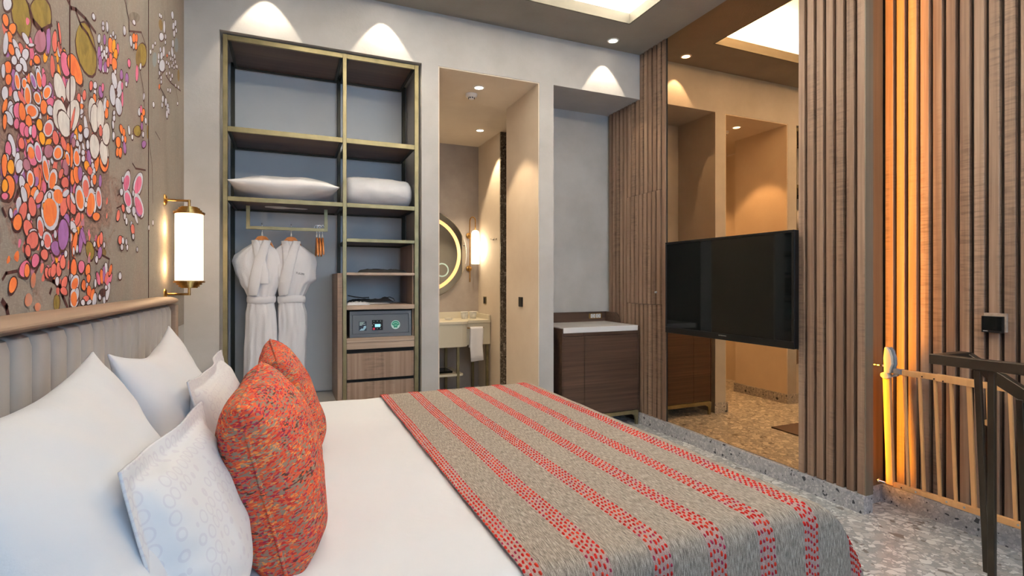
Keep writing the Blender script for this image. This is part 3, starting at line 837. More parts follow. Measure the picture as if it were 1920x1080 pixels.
# ---------------- mural
def mural():
    b_=MB(); mats=[M['canvas'],M['dark_gap']]; idx={}
    b_.box(XL+.0005,XL+.004,-.6,YB-.03,1.0,ZC-.002,0)
    for k,mt in PC.items():
        idx[k]=len(mats); mats.append(mt)
    rnd=random.Random(3); lay=[0]
    def blob(c,p,q,sc,x,mi,j=.09,n=16,seed=0):
        r=random.Random(seed); ph=[r.uniform(0,6.28) for _ in range(3)]
        vs=[]
        for i in range(n):
            a=2*math.pi*i/n; k=sc*(1+j*math.sin(2*a+ph[0])*.6+j*.5*math.sin(3*a+ph[1]))
            vs.append((x,c[0]+(p[0]*math.cos(a)+q[0]*math.sin(a))*k,c[1]+(p[1]*math.cos(a)+q[1]*math.sin(a))*k))
        b_.add(vs,[tuple(range(n))],mi)
    pe=[l.split(',') for l in PETALS.strip().split('\n')]
    for i,e in enumerate(pe):
        v=[int(t)/1000 for t in e[:6]]; col=e[6]; c=(v[0],v[1]); p=(v[2],v[3]); q=(v[4],v[5])
        x=XL+.0045+.0000035*i*1.0; big=(p[0]**2+p[1]**2)**.5
        if col in('b','g','G','d'): b_x=XL+.00403+.0000004*i*.4
        else: b_x=x
        if col not in ('D','b','g','d','o'):      # dark brush outline, a little offset
            g=1+.0042/max(.008,min(big,.09)); blob((c[0]+.001,c[1]-.0015),p,q,g+.04,b_x-.0000017 if b_x==x else b_x-.00000008,idx['D'],.12,seed=i)
        if len(col)==2:
            blob(c,p,q,1,x,idx['W'],.06,seed=i)
            blob((c[0]-q[0]*.06,c[1]-p[1]*.08),p,q,.74,x+.0002,idx[col[1]],.06,seed=i+7)
        else: blob(c,p,q,1,b_x,idx[col],.07,seed=i)
    # small random blossom crumbs inside the dense cluster
    for i in range(170):
        y=1.30+rnd.betavariate(1.6,1.8)*1.05; z=1.24+rnd.betavariate(1.4,2.2)*.75
        if y<1.56: continue
        s=rnd.uniform(.006,.015); k=rnd.choice('CCOKWPpCK'); blob((y,z),(s*.3,s*1.3),(s,0),1,XL+.00441+.0000005*i,idx[k],.2,seed=i)
    for i in range(150):
        a=rnd.uniform(0,6.283); rr=rnd.random()**.6; y=1.84+.27*rr*math.cos(a)+.02; z=1.64+.30*rr*math.sin(a)
        s=rnd.uniform(.010,.020); k=rnd.choice('CCCOKKpPPYW'); xx=XL+.0041+.000002*i; rot=rnd.uniform(-.5,.5)
        P_=(s*1.7*math.sin(rot),s*1.7*math.cos(rot)); Q_=(s*.9*math.cos(rot),-s*.9*math.sin(rot))
        blob((y,z),P_,Q_,1.16,xx-.000001,idx['D'],.12,seed=i); blob((y,z),P_,Q_,1,xx,idx[k],.1,seed=i)
    for pts,w in TWIGS:
        P=[Vector((0,a/1000,bb/1000)) for a,bb in pts]; ww=.0016+.0008*w
        for i in range(len(P)-1):
            d=(P[i+1]-P[i]).normalized(); n=Vector((0,-d.z,d.y))*ww
            a,bq=P[i]-d*ww,P[i+1]+d*ww
            b_.add([(XL+.0050,*(t.yz)) for t in (a+n,a-n,bq-n,bq+n)],[(0,1,2,3)],idx['D'])
    for y in (1.952,2.909):   # seams between the wallpaper drops
        b_.box(XL+.004,XL+.0062,y-.0018,y+.0018,1.0,ZC-.002,idx['D'])
    o=b_.build('wall_mural',mats); tag(o,'large painted blossom mural in orange, pink and white on taupe canvas above the headboard','mural')
mural()

# ================================================================== lights of the room
def downlight(x,y,z,label,power,tilt=0,angle=62,col=(1,.86,.66),blend=.12,aim=(0,1),group=None,dx=0,dy=0):
    o=empty('downlight',(x,y,z)); tag(o,label,'ceiling light',group)
    r=MB(); r.lathe([(.036,-.0005),(.036,-.006),(.048,-.004),(.050,-.0005)],(0,0,0),'z',32,cap=False); r.build('trim_ring',M['white_plastic'],o,smooth=True)
    l=MB(); l.lathe([(.0001,-.003),(.0355,-.003),(.0355,-.0005)],(0,0,0),'z',28,cap=False); l.build('lens',M['led'],o)
    d=bpy.data.lights.new('bulb','SPOT'); d.energy=power; d.color=col; d.spot_size=R(angle); d.spot_blend=blend; d.shadow_soft_size=.012
    s=bpy.data.objects.new('bulb',d); C.objects.link(s); s.parent=o; s.location=(dx,dy,-.012); s.rotation_euler=(R(tilt),0,0)
    return o
G='recessed ceiling spotlights along the back wall'
downlight(2.51,3.70,ZC,'round recessed spotlight above the minibar niche',20,5,65,dy=.03,group=G)
downlight(.63,3.70,ZC,'round recessed spotlight in front of the right half of the wardrobe',20,5,65,dy=.03,group=G)
downlight(-.13,3.70,ZC,'round recessed spotlight in front of the left half of the wardrobe',20,5,65,dy=.03,group=G)
G='recessed spotlights in the bathroom ceiling'
downlight(1.465,4.118,2.886,'round spotlight in the doorway ceiling beside the smoke detector',44,0,76,(1,.74,.46),.3,group=G)
downlight(1.901,5.31,2.894,'round spotlight deeper in the bathroom ceiling near the vanity',48,0,80,(1,.76,.48),.3,group=G)
downlight(1.2,5.3,2.894,'round spotlight over the left of the vanity',42,0,90,(1,.8,.55),.4,group=G)
sd=MB(); sd.lathe([(.0001,-.045),(.018,-.045),(.024,-.040),(.026,-.026),(.047,-.022),(.052,-.002),(.052,0)],(0,0,0),'z',32)
s_o=empty('smoke_detector',(1.459,4.296,2.886)); tag(s_o,'white round smoke detector on the doorway ceiling','smoke detector'); sd.build('housing',M['white_plastic'],s_o,smooth=True)
vt=MB()
for k in range(8):
    a=k*math.pi/4; vt.box(.025*math.cos(a)-.004,.025*math.cos(a)+.004,.025*math.sin(a)-.004,.025*math.sin(a)+.004,-.0395,-.030)
vt.build('vent',M['dark_gap'],s_o)

# bedside sconce
def sconce():
    X,Y=-.487,3.26; o=empty('wall_sconce',(X,Y,1.45)); tag(o,'lit opal glass cylinder wall lamp with stepped brass caps beside the mural','wall lamp')
    g=MB(); g.lathe([(.062,-.178),(.066,-.176),(.066,.178),(.062,.180)],(0,0,0),'z',40); g.build('lamp_shade',M['lamp_glass'],o)
    for s,nm in ((1,'top_cap'),(-1,'bottom_cap')):
        c=MB(); c.lathe([(.074,.180*s),(.074,.189*s),(.060,.189*s),(.060,.200*s),(.050,.200*s),(.050,.211*s),(.040,.211*s),(.040,.217*s),(.0001,.217*s)],(0,0,0),'z',40,cap=False); c.build(nm,M['brass'],o)
        a=MB(); a.tube([(0,0,.215*s),(0,0,.256*s)],.0065,12); a.tube([(.0065,0,.250*s),(-.112,0,.250*s)],.006,12); a.build('bracket_arm',M['brass'],o,smooth=False)
        p=MB(); p.lathe([(.0001,.012),(.016,.012),(.026,.006),(.030,0),(.030,-.004)],(-.1105,0,.250*s),'x',28); p.build('wall_plate',M['brass'],o,smooth=True)
    d=bpy.data.lights.new('bulb','POINT'); d.energy=3; d.color=(1,.66,.34); d.shadow_soft_size=.05
    for zz in (.1,-.1):
        s=bpy.data.objects.new('bulb',d); C.objects.link(s); s.parent=o; s.location=(-.072,.01,zz)
sconce()
# ================================================================== bed
BX0,BX1,BY0,BY1,BZ=-.50,1.43,1.02,3.02,.62
bed=empty('bed',(.45,2.0,0)); tag(bed,'wide double bed with white mattress standing against the channelled headboard','bed')
def loc(b_,o): # shift the vertices into the thing's own frame
    x,y,z=o.location; b_.v=[(a-x,c-y,d-z) for a,c,d in b_.v]; return b_
b_=MB(); b_.box(BX0+.02,BX1-.05,BY0+.05,BY1-.05,.05,.30); loc(b_,bed).build('base',M['leather'],bed,bevel=.02)
b_=MB(); b_.box(BX0,BX1-.03,BY0+.03,BY1-.03,.302,.585); loc(b_,bed).build('mattress',M['sheet'],bed,bevel=.05,seg=4,smooth=True)
for x,y in ((BX0+.1,BY0+.12),(BX1-.15,BY0+.12),(BX0+.1,BY1-.12),(BX1-.15,BY1-.12)):
    b_=MB(); b_.lathe([(.025,0),(.03,.05)],(x,y,0),'z',16); loc(b_,bed).build('leg',M['rail_metal'],bed)

def drape(qs, ps, x0, xf, ny, fy, top, rad, wr=0.0, seed=0, fall=.10, xhead=True):
    """a cloth over the mattress: q runs along X (0 = x0), p runs across the bed (0 = near edge); returns verts, uvs"""
    def edge(s):   # distance past the edge -> (out, down) round a quarter arc
        if s<=0: return s,0.0
        L=rad*math.pi/2
        if s<L: a=s/rad; return rad*math.sin(a),rad*(1-math.cos(a))
        return rad+ (s-L)*.06,rad+(s-L)
    vs=[];uv=[]
    for p in ps:
        for q in qs:
            oy=0;dy=0
            if p<0: o_,dy=edge(-p); y=ny-o_
            elif p>fy-ny: o_,dy=edge(p-(fy-ny)); y=fy+o_
            else: y=ny+p
            dx=0
            if q>xf-x0: o_,dx=edge(q-(xf-x0)); x=xf+o_
            else: x=x0+q
            mn=min(dx,dy); dz=math.sqrt(dx*dx+dy*dy) if mn>0 else dx+dy
            if mn>0:
                fl=mn*.5; x+=fl; y+=(-fl if p<0 else fl)*.35
            n=noise.noise(Vector((x*3+seed,y*3,0)))*wr + noise.noise(Vector((x*9+seed,y*7,4)))*wr*.4
            z=top-dz+n*(1 if dz<.05 else .3)
            if dz>.05:
                w=math.sin(x*23+seed)*.006*min(1,dz*4)+noise.noise(Vector((x*6,y*6,seed)))*.012*min(1,dz*3)
                if dy>dx: y+= w*(-1 if p<0 else 1)
                else: x+=w
            vs.append((x,y,max(z,.02))); uv.append((q,p))
    return vs,uv
def cloth_obj(name,mat,vs,uv,nq,npp,thick,parent=None,extra=None,mats=None):
    fs=[(j*nq+i,j*nq+i+1,(j+1)*nq+i+1,(j+1)*nq+i) for j in range(npp-1) for i in range(nq-1)]
    me=bpy.data.meshes.new(name); ev,ef,em=extra or ([],[],[]); n=len(vs)
    me.from_pydata(vs+ev,[],fs+[tuple(i+n for i in f) for f in ef])
    for mt in (mats or [mat]): me.materials.append(mt)
    ul=me.uv_layers.new(name='UVMap'); alluv=uv+[(0,0)]*len(ev)
    for l in me.loops: ul.data[l.index].uv=alluv[l.vertex_index]
    if ef: me.polygons.foreach_set('material_index',[0]*len(fs)+em)
    me.polygons.foreach_set('use_smooth',[True]*len(me.polygons)); me.update()
    o=bpy.data.objects.new(name,me); C.objects.link(o)
    return o
def frange(a,b,n): return [a+(b-a)*i/(n-1) for i in range(n)]
# white duvet
qs=frange(0,1.99+.30,76); ps=frange(-.36,1.90+.36,100)
vs,uv=drape(qs,ps,-.46,1.38,1.07,2.97,.62,.05,.006,2)
duv=cloth_obj('duvet',M['sheet'],vs,uv,len(qs),len(ps),.0)
tag(duv,'smooth white duvet covering the whole bed under pillows and runner','duvet')
# woven runner with red stitched bands
RQ0=.475; qs=frange(0,1.385-RQ0+.30,64); ps=frange(-.50,1.90+.34,150)
vs,uv=drape(qs,ps,RQ0,1.385,1.065,2.975,.632,.055,.004,5)
def runner_point(q,p):
    v,_=drape([q],[p],RQ0,1.385,1.065,2.975,.632,.055,.004,5); return Vector(v[0])
EV,EF,EM=[],[],[]; rnd=random.Random(11)
for bi in range(7):
    qc=.17*bi+.015; half=2
    cols=range(-half,half+1)
    for ci in cols:
        q=qc+ci*.0115
        if q<.002: continue
        p=-.47+rnd.uniform(0,.01)+(.5*.0215 if ci%2 else 0)
        while p<2.18:
            P0=runner_point(q,p); Pp=runner_point(q,p+.004); Pq=runner_point(q+.004,p)
            tp=(Pp-P0).normalized(); tq=(Pq-P0).normalized(); nn=tq.cross(tp).normalized()
            pk=rnd.random(); mi=1 if pk<.55 else (2 if pk<.75 else 3)
            L=rnd.uniform(.0055,.0085)*(0.75 if mi==3 else 1); Wd=rnd.uniform(.0030,.0042)*(0.8 if mi==3 else 1); h=.0032
            sk=rnd.uniform(-.25,.25); t2=(tp+tq*sk).normalized(); q2=(tq-tp*sk).normalized()
            base=len(EV); ring=[(1,0),(.7,.8),(-.7,.8),(-1,0),(-.7,-.8),(.7,-.8)]
            for a,c in ring: EV.append(tuple(P0+t2*(a*L)+q2*(c*Wd)-nn*.0008))
            for a,c in ring: EV.append(tuple(P0+t2*(a*L*.6)+q2*(c*Wd*.6)+nn*h))
            EF += [(base+i,base+(i+1)%6,base+6+(i+1)%6,base+6+i) for i in range(6)]+[tuple(base+6+i for i in range(6))]
            EM += [mi]*7
            p+=.0215+rnd.uniform(-.002,.002)
run=cloth_obj('bed_runner',M['runner'],vs,uv,len(qs),len(ps),.0,None,(EV,EF,EM),[M['runner'],M['st_red'],M['st_orange'],M['st_pink']])
tag(run,'taupe woven bed runner with bands of red stitching draped over the foot of the bed','bed runner')

# headboard
hb=empty('headboard',(XL+.005,1.6,0)); tag(hb,'greige headboard with vertical padded channels under a rounded tan rail','headboard')
Y0,Y1=.15,3.06
b_=MB(); b_.box(XL+.005,XL+.04,Y0,Y1,.05,1.158); loc(b_,hb).build('back_panel',M['leather_tan'],hb)
b_=MB(); yy=Y1-.05; pitch=.1
while yy-pitch>Y0:
    a,c=yy-pitch+.002,yy; prof=[]
    for i in range(13):
        t=i/12; prof.append((XL+.041+.042*(max(0,1-abs(2*t-1)**3.2))**.5,a+(c-a)*t))
    prof=[(XL+.0405,c),(XL+.0405,a)]+prof[::1]
    # rounded top of each channel
    n=len(prof); zs=[(.06,1.0),(1.125,1.0),(1.146,.85),(1.154,.35)]
    vv=[(XL+.0405+(x-XL-.0405)*s,y,z) for z,s in zs for x,y in prof]; ff=[(r*n+i,r*n+(i+1)%n,(r+1)*n+(i+1)%n,(r+1)*n+i) for r in range(len(zs)-1) for i in range(n)]
    ff+=[tuple(range(n)),tuple((len(zs)-1)*n+i for i in range(n))]; b_.add(vv,ff); yy-=pitch
pc=loc(b_,hb).build('padded_channels',M['leather'],hb,smooth=True); es=pc.modifiers.new('split','EDGE_SPLIT'); es.split_angle=R(50)
b_=MB(); prof=[]
for i in range(13):
    a=R(-90+i*15); prof.append((XL+.055+.046*math.cos(a),1.174+.018*math.sin(a)))
prof=[(XL+.006,1.156)]+prof+[(XL+.006,1.192)]
b_.prism([(p[0],p[1]) for p in prof],Y0,Y1-.0,'y'); loc(b_,hb).build('top_rail',M['leather_tan'],hb,smooth=False,bevel=.006)
b_=MB(); b_.box(XL+.006,XL+.100,Y1-.022,Y1+.002,.05,1.155); loc(b_,hb).build('side_rail',M['leather_tan'],hb,bevel=.01)

# ---------------- pillows
def pillow(name,W,H,T,mat,fl=0.0,seed=0,pin=.05,pw=.5,n=44,wr=.006,sag=.0,cornerpull=0):
    """soft pillow in its own frame: y across, z up, x thick; fl = flat flange round the edge"""
    ext=1.0+ (fl/(min(W,H)/2) if fl else 0)
    us=[-ext+2*ext*i/(n-1) for i in range(n)]
    # denser near the edge
    us=[math.copysign(ext*(1-(1-abs(u)/ext)**1.35),u) for u in us]
    def pt(u,v,s):
        cu,cv=max(-1,min(1,u)),max(-1,min(1,v))
        th=(max(0,(1-abs(cu)**2.3))*max(0,(1-abs(cv)**2.3)))**pw
        eu=u-cu; ev=v-cv
        y=W/2*cu*(1-pin*(1-cv*cv))+eu*min(W,H)/2; z=H/2*cv*(1-pin*(1-cu*cu))+ev*min(W,H)/2
        z-= sag*(1-cu*cu)*max(0,cv)**2*H*.5
        t=T/2*th*(1-.22*cv)
        q=Vector((y*5+seed*3.1,z*5,s*2.0+seed)); w=noise.noise(q)*wr*1.6+noise.noise(q*3)*wr*.6
        rad=abs(noise.noise(Vector((math.atan2(cv,cu)*3+seed,0,s))))*wr*1.2*max(abs(cu),abs(cv))**3
        x=s*(t+ (w+rad)*min(1,th*2.2)+.0022)
        if fl and (abs(u)>.98 or abs(v)>.98): x+=.004*math.sin(y*20+seed)*min(1,(abs(eu)+abs(ev))/(fl/(min(W,H)/2)))*1.0+noise.noise(Vector((y*6,z*6,seed)))*.009
        elif fl==0: x+=noise.noise(Vector((y*4,z*4,seed)))*.008
        return (x,y,z)
    vs=[];idx={}
    for s in (1,-1):
        for j in range(n):
            for i in range(n):
                vs.append(pt(us[i],us[j],s))
    fs=[]
    for k in (0,1):
        o=k*n*n
        for j in range(n-1):
            for i in range(n-1):
                a=(o+j*n+i,o+j*n+i+1,o+(j+1)*n+i+1,o+(j+1)*n+i); fs.append(a if k==0 else a[::-1])
    per=[(0,i) for i in range(n)]+[(j,n-1) for j in range(1,n)]+[(n-1,i) for i in range(n-2,-1,-1)]+[(j,0) for j in range(n-2,0,-1)]
    L=len(per)
    for k in range(L):
        a=per[k][0]*n+per[k][1]; c=per[(k+1)%L][0]*n+per[(k+1)%L][1]; fs.append((a,a+n*n,c+n*n,c))
    b_=MB(); b_.v=vs; b_.f=fs; b_.m=[0]*len(fs)
    o=b_.build(name,mat,None,smooth=True)
    edge=[Vector(vs[j*n+i])*.5+Vector(vs[n*n+j*n+i])*.5 for j,i in per]
    return o,edge
def place(o,x,y,z,lean,yaw=0,roll=0):
    o.rotation_euler=(R(roll),-R(lean),R(yaw)); o.location=(x,y,z)
G='white sleeping pillows leaning on the headboard'
p1,_=pillow('pillow',.74,.54,.20,M['linen'],0,1,.07,.55,48,.010,.06); place(p1,-.305,1.16,.848,23,2,1)
tag(p1,'big plain white pillow nearest the camera, leaning on the headboard','pillow',G)
p2,_=pillow('pillow',.75,.53,.20,M['linen'],0,7,.07,.55,48,.010,.16); place(p2,-.330,1.985,.842,20,0,1)
tag(p2,'plain white pillow at the back, second from the camera, with two raised corners','pillow',G)
G='white flanged pillows in the middle row'
p3,_=pillow('pillow',.46,.34,.15,M['ring_cotton'],.035,13,.02,.42,52,.009,.02); place(p3,-.168,1.205,.780,14,-4,-1)
tag(p3,'white flanged pillow with a faint ring print, directly behind the nearer orange cushion','pillow',G)
p4,_=pillow('pillow',.66,.32,.15,M['ring_cotton'],.035,19,.03,.42,52,.009,.10); place(p4,-.218,2.08,.795,12,0,0)
tag(p4,'white flanged pillow behind the farther orange cushion','pillow',G)
G='orange woven cushions in the front row'
def cushion(seed,W,H,T,args,label):
    o,e=pillow('cushion',W,H,T,M['boucle'],0,seed,.025,.36,56,.010,.0)
    t=MB(); t.tube(e,.0045,8,closed=True); t.build('piping',M['boucle'],o,smooth=True)
    place(o,*args); tag(o,label,'cushion',G); return o
cushion(23,.53,.42,.23,(-.036,1.51,.808,14,-3,2),'orange and red flecked cushion nearest the camera, standing on the white duvet')
cushion(29,.50,.41,.21,(-.005,2.26,.805,14,3,3),'orange and red flecked cushion half hidden behind the nearer one')

# ================================================================== wardrobe
wd=empty('open_wardrobe',(.25,4.1,.392)); tag(wd,'open wardrobe of bronze metal frame and wooden shelves built into the back wall','wardrobe')
FY,BYY=3.875,4.36
def post(x0,x1,y0,y1,z0,z1,nm='post',mt='bronze'):
    b_=MB(); b_.box(x0,x1,y0,y1,z0,z1); return loc(b_,wd).build(nm,M[mt],wd,bevel=.0015,seg=1)
Z0,Z1=.394,2.885
for x0,x1 in ((-.391,-.364),(.357,.383),(.870,.900)):
    post(x0,x1,FY,FY+.025,.394 if x0>-1 else 0,Z1); post(x0+.004,x1+.002,BYY,BYY+.025,Z0,Z1,'back_post','shaded_bronze')
def shelf(x0,x1,z0,z1,nm='shelf'):
    f=.02; b_=MB()
    b_.box(x0,x1,FY+.001,FY+f,z0,z1)
    o=loc(b_,wd).build(nm+'_edge',M['bronze'],wd,bevel=.001,seg=1); b_=MB(); f+=.0005
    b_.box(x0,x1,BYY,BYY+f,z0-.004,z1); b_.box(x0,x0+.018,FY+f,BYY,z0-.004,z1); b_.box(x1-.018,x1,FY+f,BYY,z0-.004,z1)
    o=loc(b_,wd).build(nm+'_frame',M['shaded_bronze'],wd,bevel=.001,seg=1)
    b_=MB(); b_.box(x0+.0185,x1-.0185,FY+f+.0005,BYY-.0005,z0+.006,z1-.001); loc(b_,wd).build(nm+'_board',M['under_wood'],wd)
for z0,z1 in ((2.852,2.884),(2.252,2.286),(1.797,1.826)):
    shelf(-.3635,.3565,z0,z1); shelf(.3835,.8695,z0,z1)
shelf(.3835,.8695,1.550,1.573)
def wbox(nm,mt,x0,x1,y0,y1,z0,z1,bev=.001,par=None):
    b_=MB(); b_.box(x0,x1,y0,y1,z0,z1); o=loc(b_,wd).build(nm,M[mt],par or wd,bevel=bev,seg=1)
    return o
wbox('wood_shelf','closet_edge',.3835,.8695,FY+.004,BYY,1.312,1.331); wbox('wood_shelf','closet_edge',.3835,.8695,FY+.004,BYY,1.064,1.096)
wbox('wood_shelf','closet_edge',.3835,.8695,FY+.004,BYY,.829,.861); wbox('cornice_panel','closet_edge',.3835,.8695,FY+.008,BYY,.780,.828)
wbox('side_panel','closet_wood',.322,.356,FY+.012,BYY+.02,Z0,1.326)
wbox('side_panel','closet_wood',.858,.869,FY+.03,BYY-.002,.862,1.063); wbox('side_panel','closet_wood',.858,.869,FY+.03,BYY-.002,1.097,1.3115); wbox('side_panel','closet_wood',.858,.869,FY+.03,BYY-.002,1.332,1.5495)
wbox('drawer_carcass','dark_gap',.385,.868,FY+.03,BYY,Z0+.001,.779)
for z0,z1 in ((.564,.750),(.397,.541)):
    d=wbox('drawer','closet_wood',.386,.867,FY+.010,FY+.029,z0,z1)
# hanging frame
b_=MB(); yr=4.08
for x0,x1,z0,z1 in ((-.268,-.244,1.633,1.796),(.245,.268,1.633,1.796),(-.2435,.2445,1.633,1.655)): b_.box(x0,x1,yr-.01,yr+.012,z0,z1)
loc(b_,wd).build('hanging_rail',M['bronze'],wd)

# safe
sf=empty('safe',(.628,3.90,.862)); tag(sf,'grey electronic safe with keypad between the wooden shelves','safe')
def sbox(nm,mt,a,par=None,bev=.001):
    b_=MB(); b_.box(*a); return b_.build(nm,M[mt],par or sf,bevel=bev,seg=2)
sbox('body','grey_paint',(-.222,.222,.008,.32,0,.190),None,.002)
fr=MB()
for a in ((-.222,.222,0,.0075,0,.024),(-.222,.222,0,.0075,.166,.190),(-.222,-.203,0,.0075,.0241,.1659),(.203,.222,0,.0075,.0241,.1659)): fr.box(*a)
fr.build('front_frame',M['grey_paint'],sf,bevel=.0015)
dr=sbox('door','grey_paint',(-.199,.199,.002,.0076,.028,.162))
kp=sbox('keypad','black',(-.065,.012,-.001,.0015,.050,.124))
sbox('display','white_plastic',(-.045,-.006,-.0018,-.0012,.072,.094),kp,0)
M['disp']=emis('keypad_display',lin(150,215,230),.6)
for ch in children(kp): ch.data.materials.clear(); ch.data.materials.append(M['disp'])
M['red_key']=base_mat('red_key',lin(220,30,70),.4)[0]; M['green']=base_mat('green_print',lin(20,140,110),.5)[0]; M['pale_mint']=base_mat('sticker_pale',lin(196,226,220),.5)[0]; M['navy']=base_mat('navy_print',lin(18,34,54),.5)[0]; M['pale_blue']=base_mat('pale_blue_print',lin(150,190,210),.5)[0]
kr=MB(); kr.lathe([(.0001,-.0014),(.0085,-.0014),(.0085,-.001)],(-.052,0,.060),'y',20); kr.build('red_key',M['red_key'],kp)
for x,z in ((-.052,.115),(-.028,.115),(-.005,.115),(-.052,.097),(-.063,.086),(-.028,.060),(-.005,.060),(-.002,.085)):
    kd=MB(); kd.lathe([(.0001,-.0014),(.0022,-.0014),(.0022,-.001)],(x,0,z),'y',8); kd.build('key',M['pale_mint'],kp)
st=sbox('sticker','navy',(-.158,-.104,.0012,.0019,.048,.116),None,0)
q=MB(); q.prism([(-.155,.050),(-.138,.066),(-.130,.062),(-.122,.082),(-.108,.084),(-.107,.070),(-.118,.055),(-.124,.050)],.0006,.0011,'y'); q.build('sticker_picture',M['pale_blue'],st)
q=MB()
for z,x1 in ((.108,-.118),(.101,-.126),(.094,-.112),(.087,-.135)): q.box(-.153,x1,.0006,.0011,z,z+.003)
q.build('sticker_print',M['pale_mint'],st)
q=MB(); q.lathe([(.0001,.0012),(.033,.0012),(.033,.0019)],(.105,0,.085),'y',36); rs=q.build('round_sticker',M['pale_mint'],sf)
q=MB(); pts=[]
for i in range(40):
    a=2*math.pi*i/40; r=.0285*(1 if a<math.pi else (.93-.35*abs(math.sin(3*(a-math.pi)))*(1 if abs(a-1.5*math.pi)>.4 else .6))); pts.append((.105+r*math.cos(a),.085+r*math.sin(a)))
q.prism(pts,.0006,.0011,'y'); q.build('tree_print',M['green'],rs)
q=MB()
for a in range(-60,61,24):
    r=R(90+a); x,z=.105+.020*math.cos(r),.085+.016*math.sin(r); q.box(x-.0035,x+.0035,.0002,.0005,z-.0016,z+.0016)
q.box(.0935,.1165,.0002,.0005,.083,.0845); q.box(.098,.112,.0002,.0005,.078,.0795); q.build('sticker_print',M['pale_mint'],rs)

# folded black bag, strap pouch, laundry bag
b_=MB(); ys=[]
def slab(nm,mat,cx,cy,z,L,D,Hh,seed,amp=.006,nx=26,ny=12,taper=None):
    b_=MB(); vs=[];fs=[]
    for s in (1,0):
        for j in range(ny):
            for i in range(nx):
                u,v=-1+2*i/(nx-1),-1+2*j/(ny-1); e=(max(0,1-abs(u)**6)*max(0,1-abs(v)**4))**.5
                k=taper(u) if taper else 1
                h=Hh*e*k*(1+.25*noise.noise(Vector((u*2.5+seed,v*2,seed)))) + amp*noise.noise(Vector((u*6,v*5,seed)))*e
                vs.append((u*L/2+.004*noise.noise(Vector((v*3,u,seed))),v*D/2+.006*noise.noise(Vector((u*4,seed,0))),(max(.001,h) if s else 0)))
    n=nx*ny
    for k in (0,1):
        for j in range(ny-1):
            for i in range(nx-1):
                a=(k*n+j*nx+i,k*n+j*nx+i+1,k*n+(j+1)*nx+i+1,k*n+(j+1)*nx+i); fs.append(a if k==0 else a[::-1])
    b_.v=vs;b_.f=fs;b_.m=[0]*len(fs); o=b_.build(nm,mat,None,smooth=True); o.location=(cx,cy,z); return o
o=slab('folded_bag',M['black_cloth'],.655,4.02,1.3315,.355,.16,.028,3,.006,taper=lambda u:1-.25*math.exp(-((u-.15)/.12)**2)); tag(o,'flat folded black cloth bag on the slim wooden shelf','bag')
o=slab('umbrella',M['black_cloth'],.575,4.10,1.112,.33,.08,.024,9,.008,taper=lambda u:.8+.9*math.exp(-((u-.72)/.16)**2)); tag(o,'folded black umbrella with a looped strap on the shelf above the safe','umbrella')
t=MB(); t.tube([(.12,0,.03),(.15,-.01,.034),(.175,-.02,.022),(.185,-.02,.004),(.170,-.02,.0),(.15,-.02,.012)],.0035,8); t.build('strap_loop',M['black_cloth'],o,smooth=True)
t=MB(); t.tube([(-.165,-.03,.05),(-.12,-.03,.040),(-.06,-.03,.032),(-.01,-.03,.034)],.004,8); t.build('strap',M['black_cloth'],o,smooth=True)
o=slab('tray_liner',M['white_plastic'],.575,4.10,1.0965,.29,.14,.012,5,.001); tag(o,'flat pale board lying under the folded umbrella','board')
o=slab('laundry_bag',M['linen'],.468,3.955,1.0965,.165,.10,.018,15,.014); tag(o,'crumpled white laundry bag at the front left of the shelf above the safe','bag')

# spare pillow and rolled duvet
o,_=pillow('pillow',.70,.42,.20,M['linen'],0,41,.05,.55,44,.008); o.rotation_euler=(0,R(90),R(90)); 
o.rotation_euler=(R(90)*0,R(-90),0); o.location=(.0,4.10,1.90)
o.rotation_euler=(0,R(-84),R(90)); o.location=(-.015,4.09,1.912)
tag(o,'spare white pillow lying flat on the wardrobe shelf above the bathrobes','pillow')
def roll():
    b_=MB(); n=40; k=26; vs=[]
    for i in range(k):
        u=-1+2*i/(k-1); e=(max(0,1-abs(u)**7))**.5; x=u*.240
        for j in range(n):
            a=2*math.pi*j/n; r=.122*(.70+.30*e)*(1+.05*noise.noise(Vector((u*3,math.cos(a)*1.5,math.sin(a)*1.5)))+.03*noise.noise(Vector((u*9,math.cos(a)*4,math.sin(a)*4))))
            z=r*math.sin(a); vs.append((x,r*1.35*math.cos(a),max(z,-.108)*(1.0-.10*(u+1)/2)))
    fs=[(i*n+j,i*n+(j+1)%n,(i+1)*n+(j+1)%n,(i+1)*n+j) for i in range(k-1) for j in range(n)]+[tuple(range(n)),tuple((k-1)*n+j for j in range(n))]
    b_.add(vs,fs); o=b_.build('rolled_duvet',M['linen'],None,smooth=True); o.location=(.628,4.08,1.935); tag(o,'rolled white spare duvet on the right wardrobe shelf','duvet')
roll()

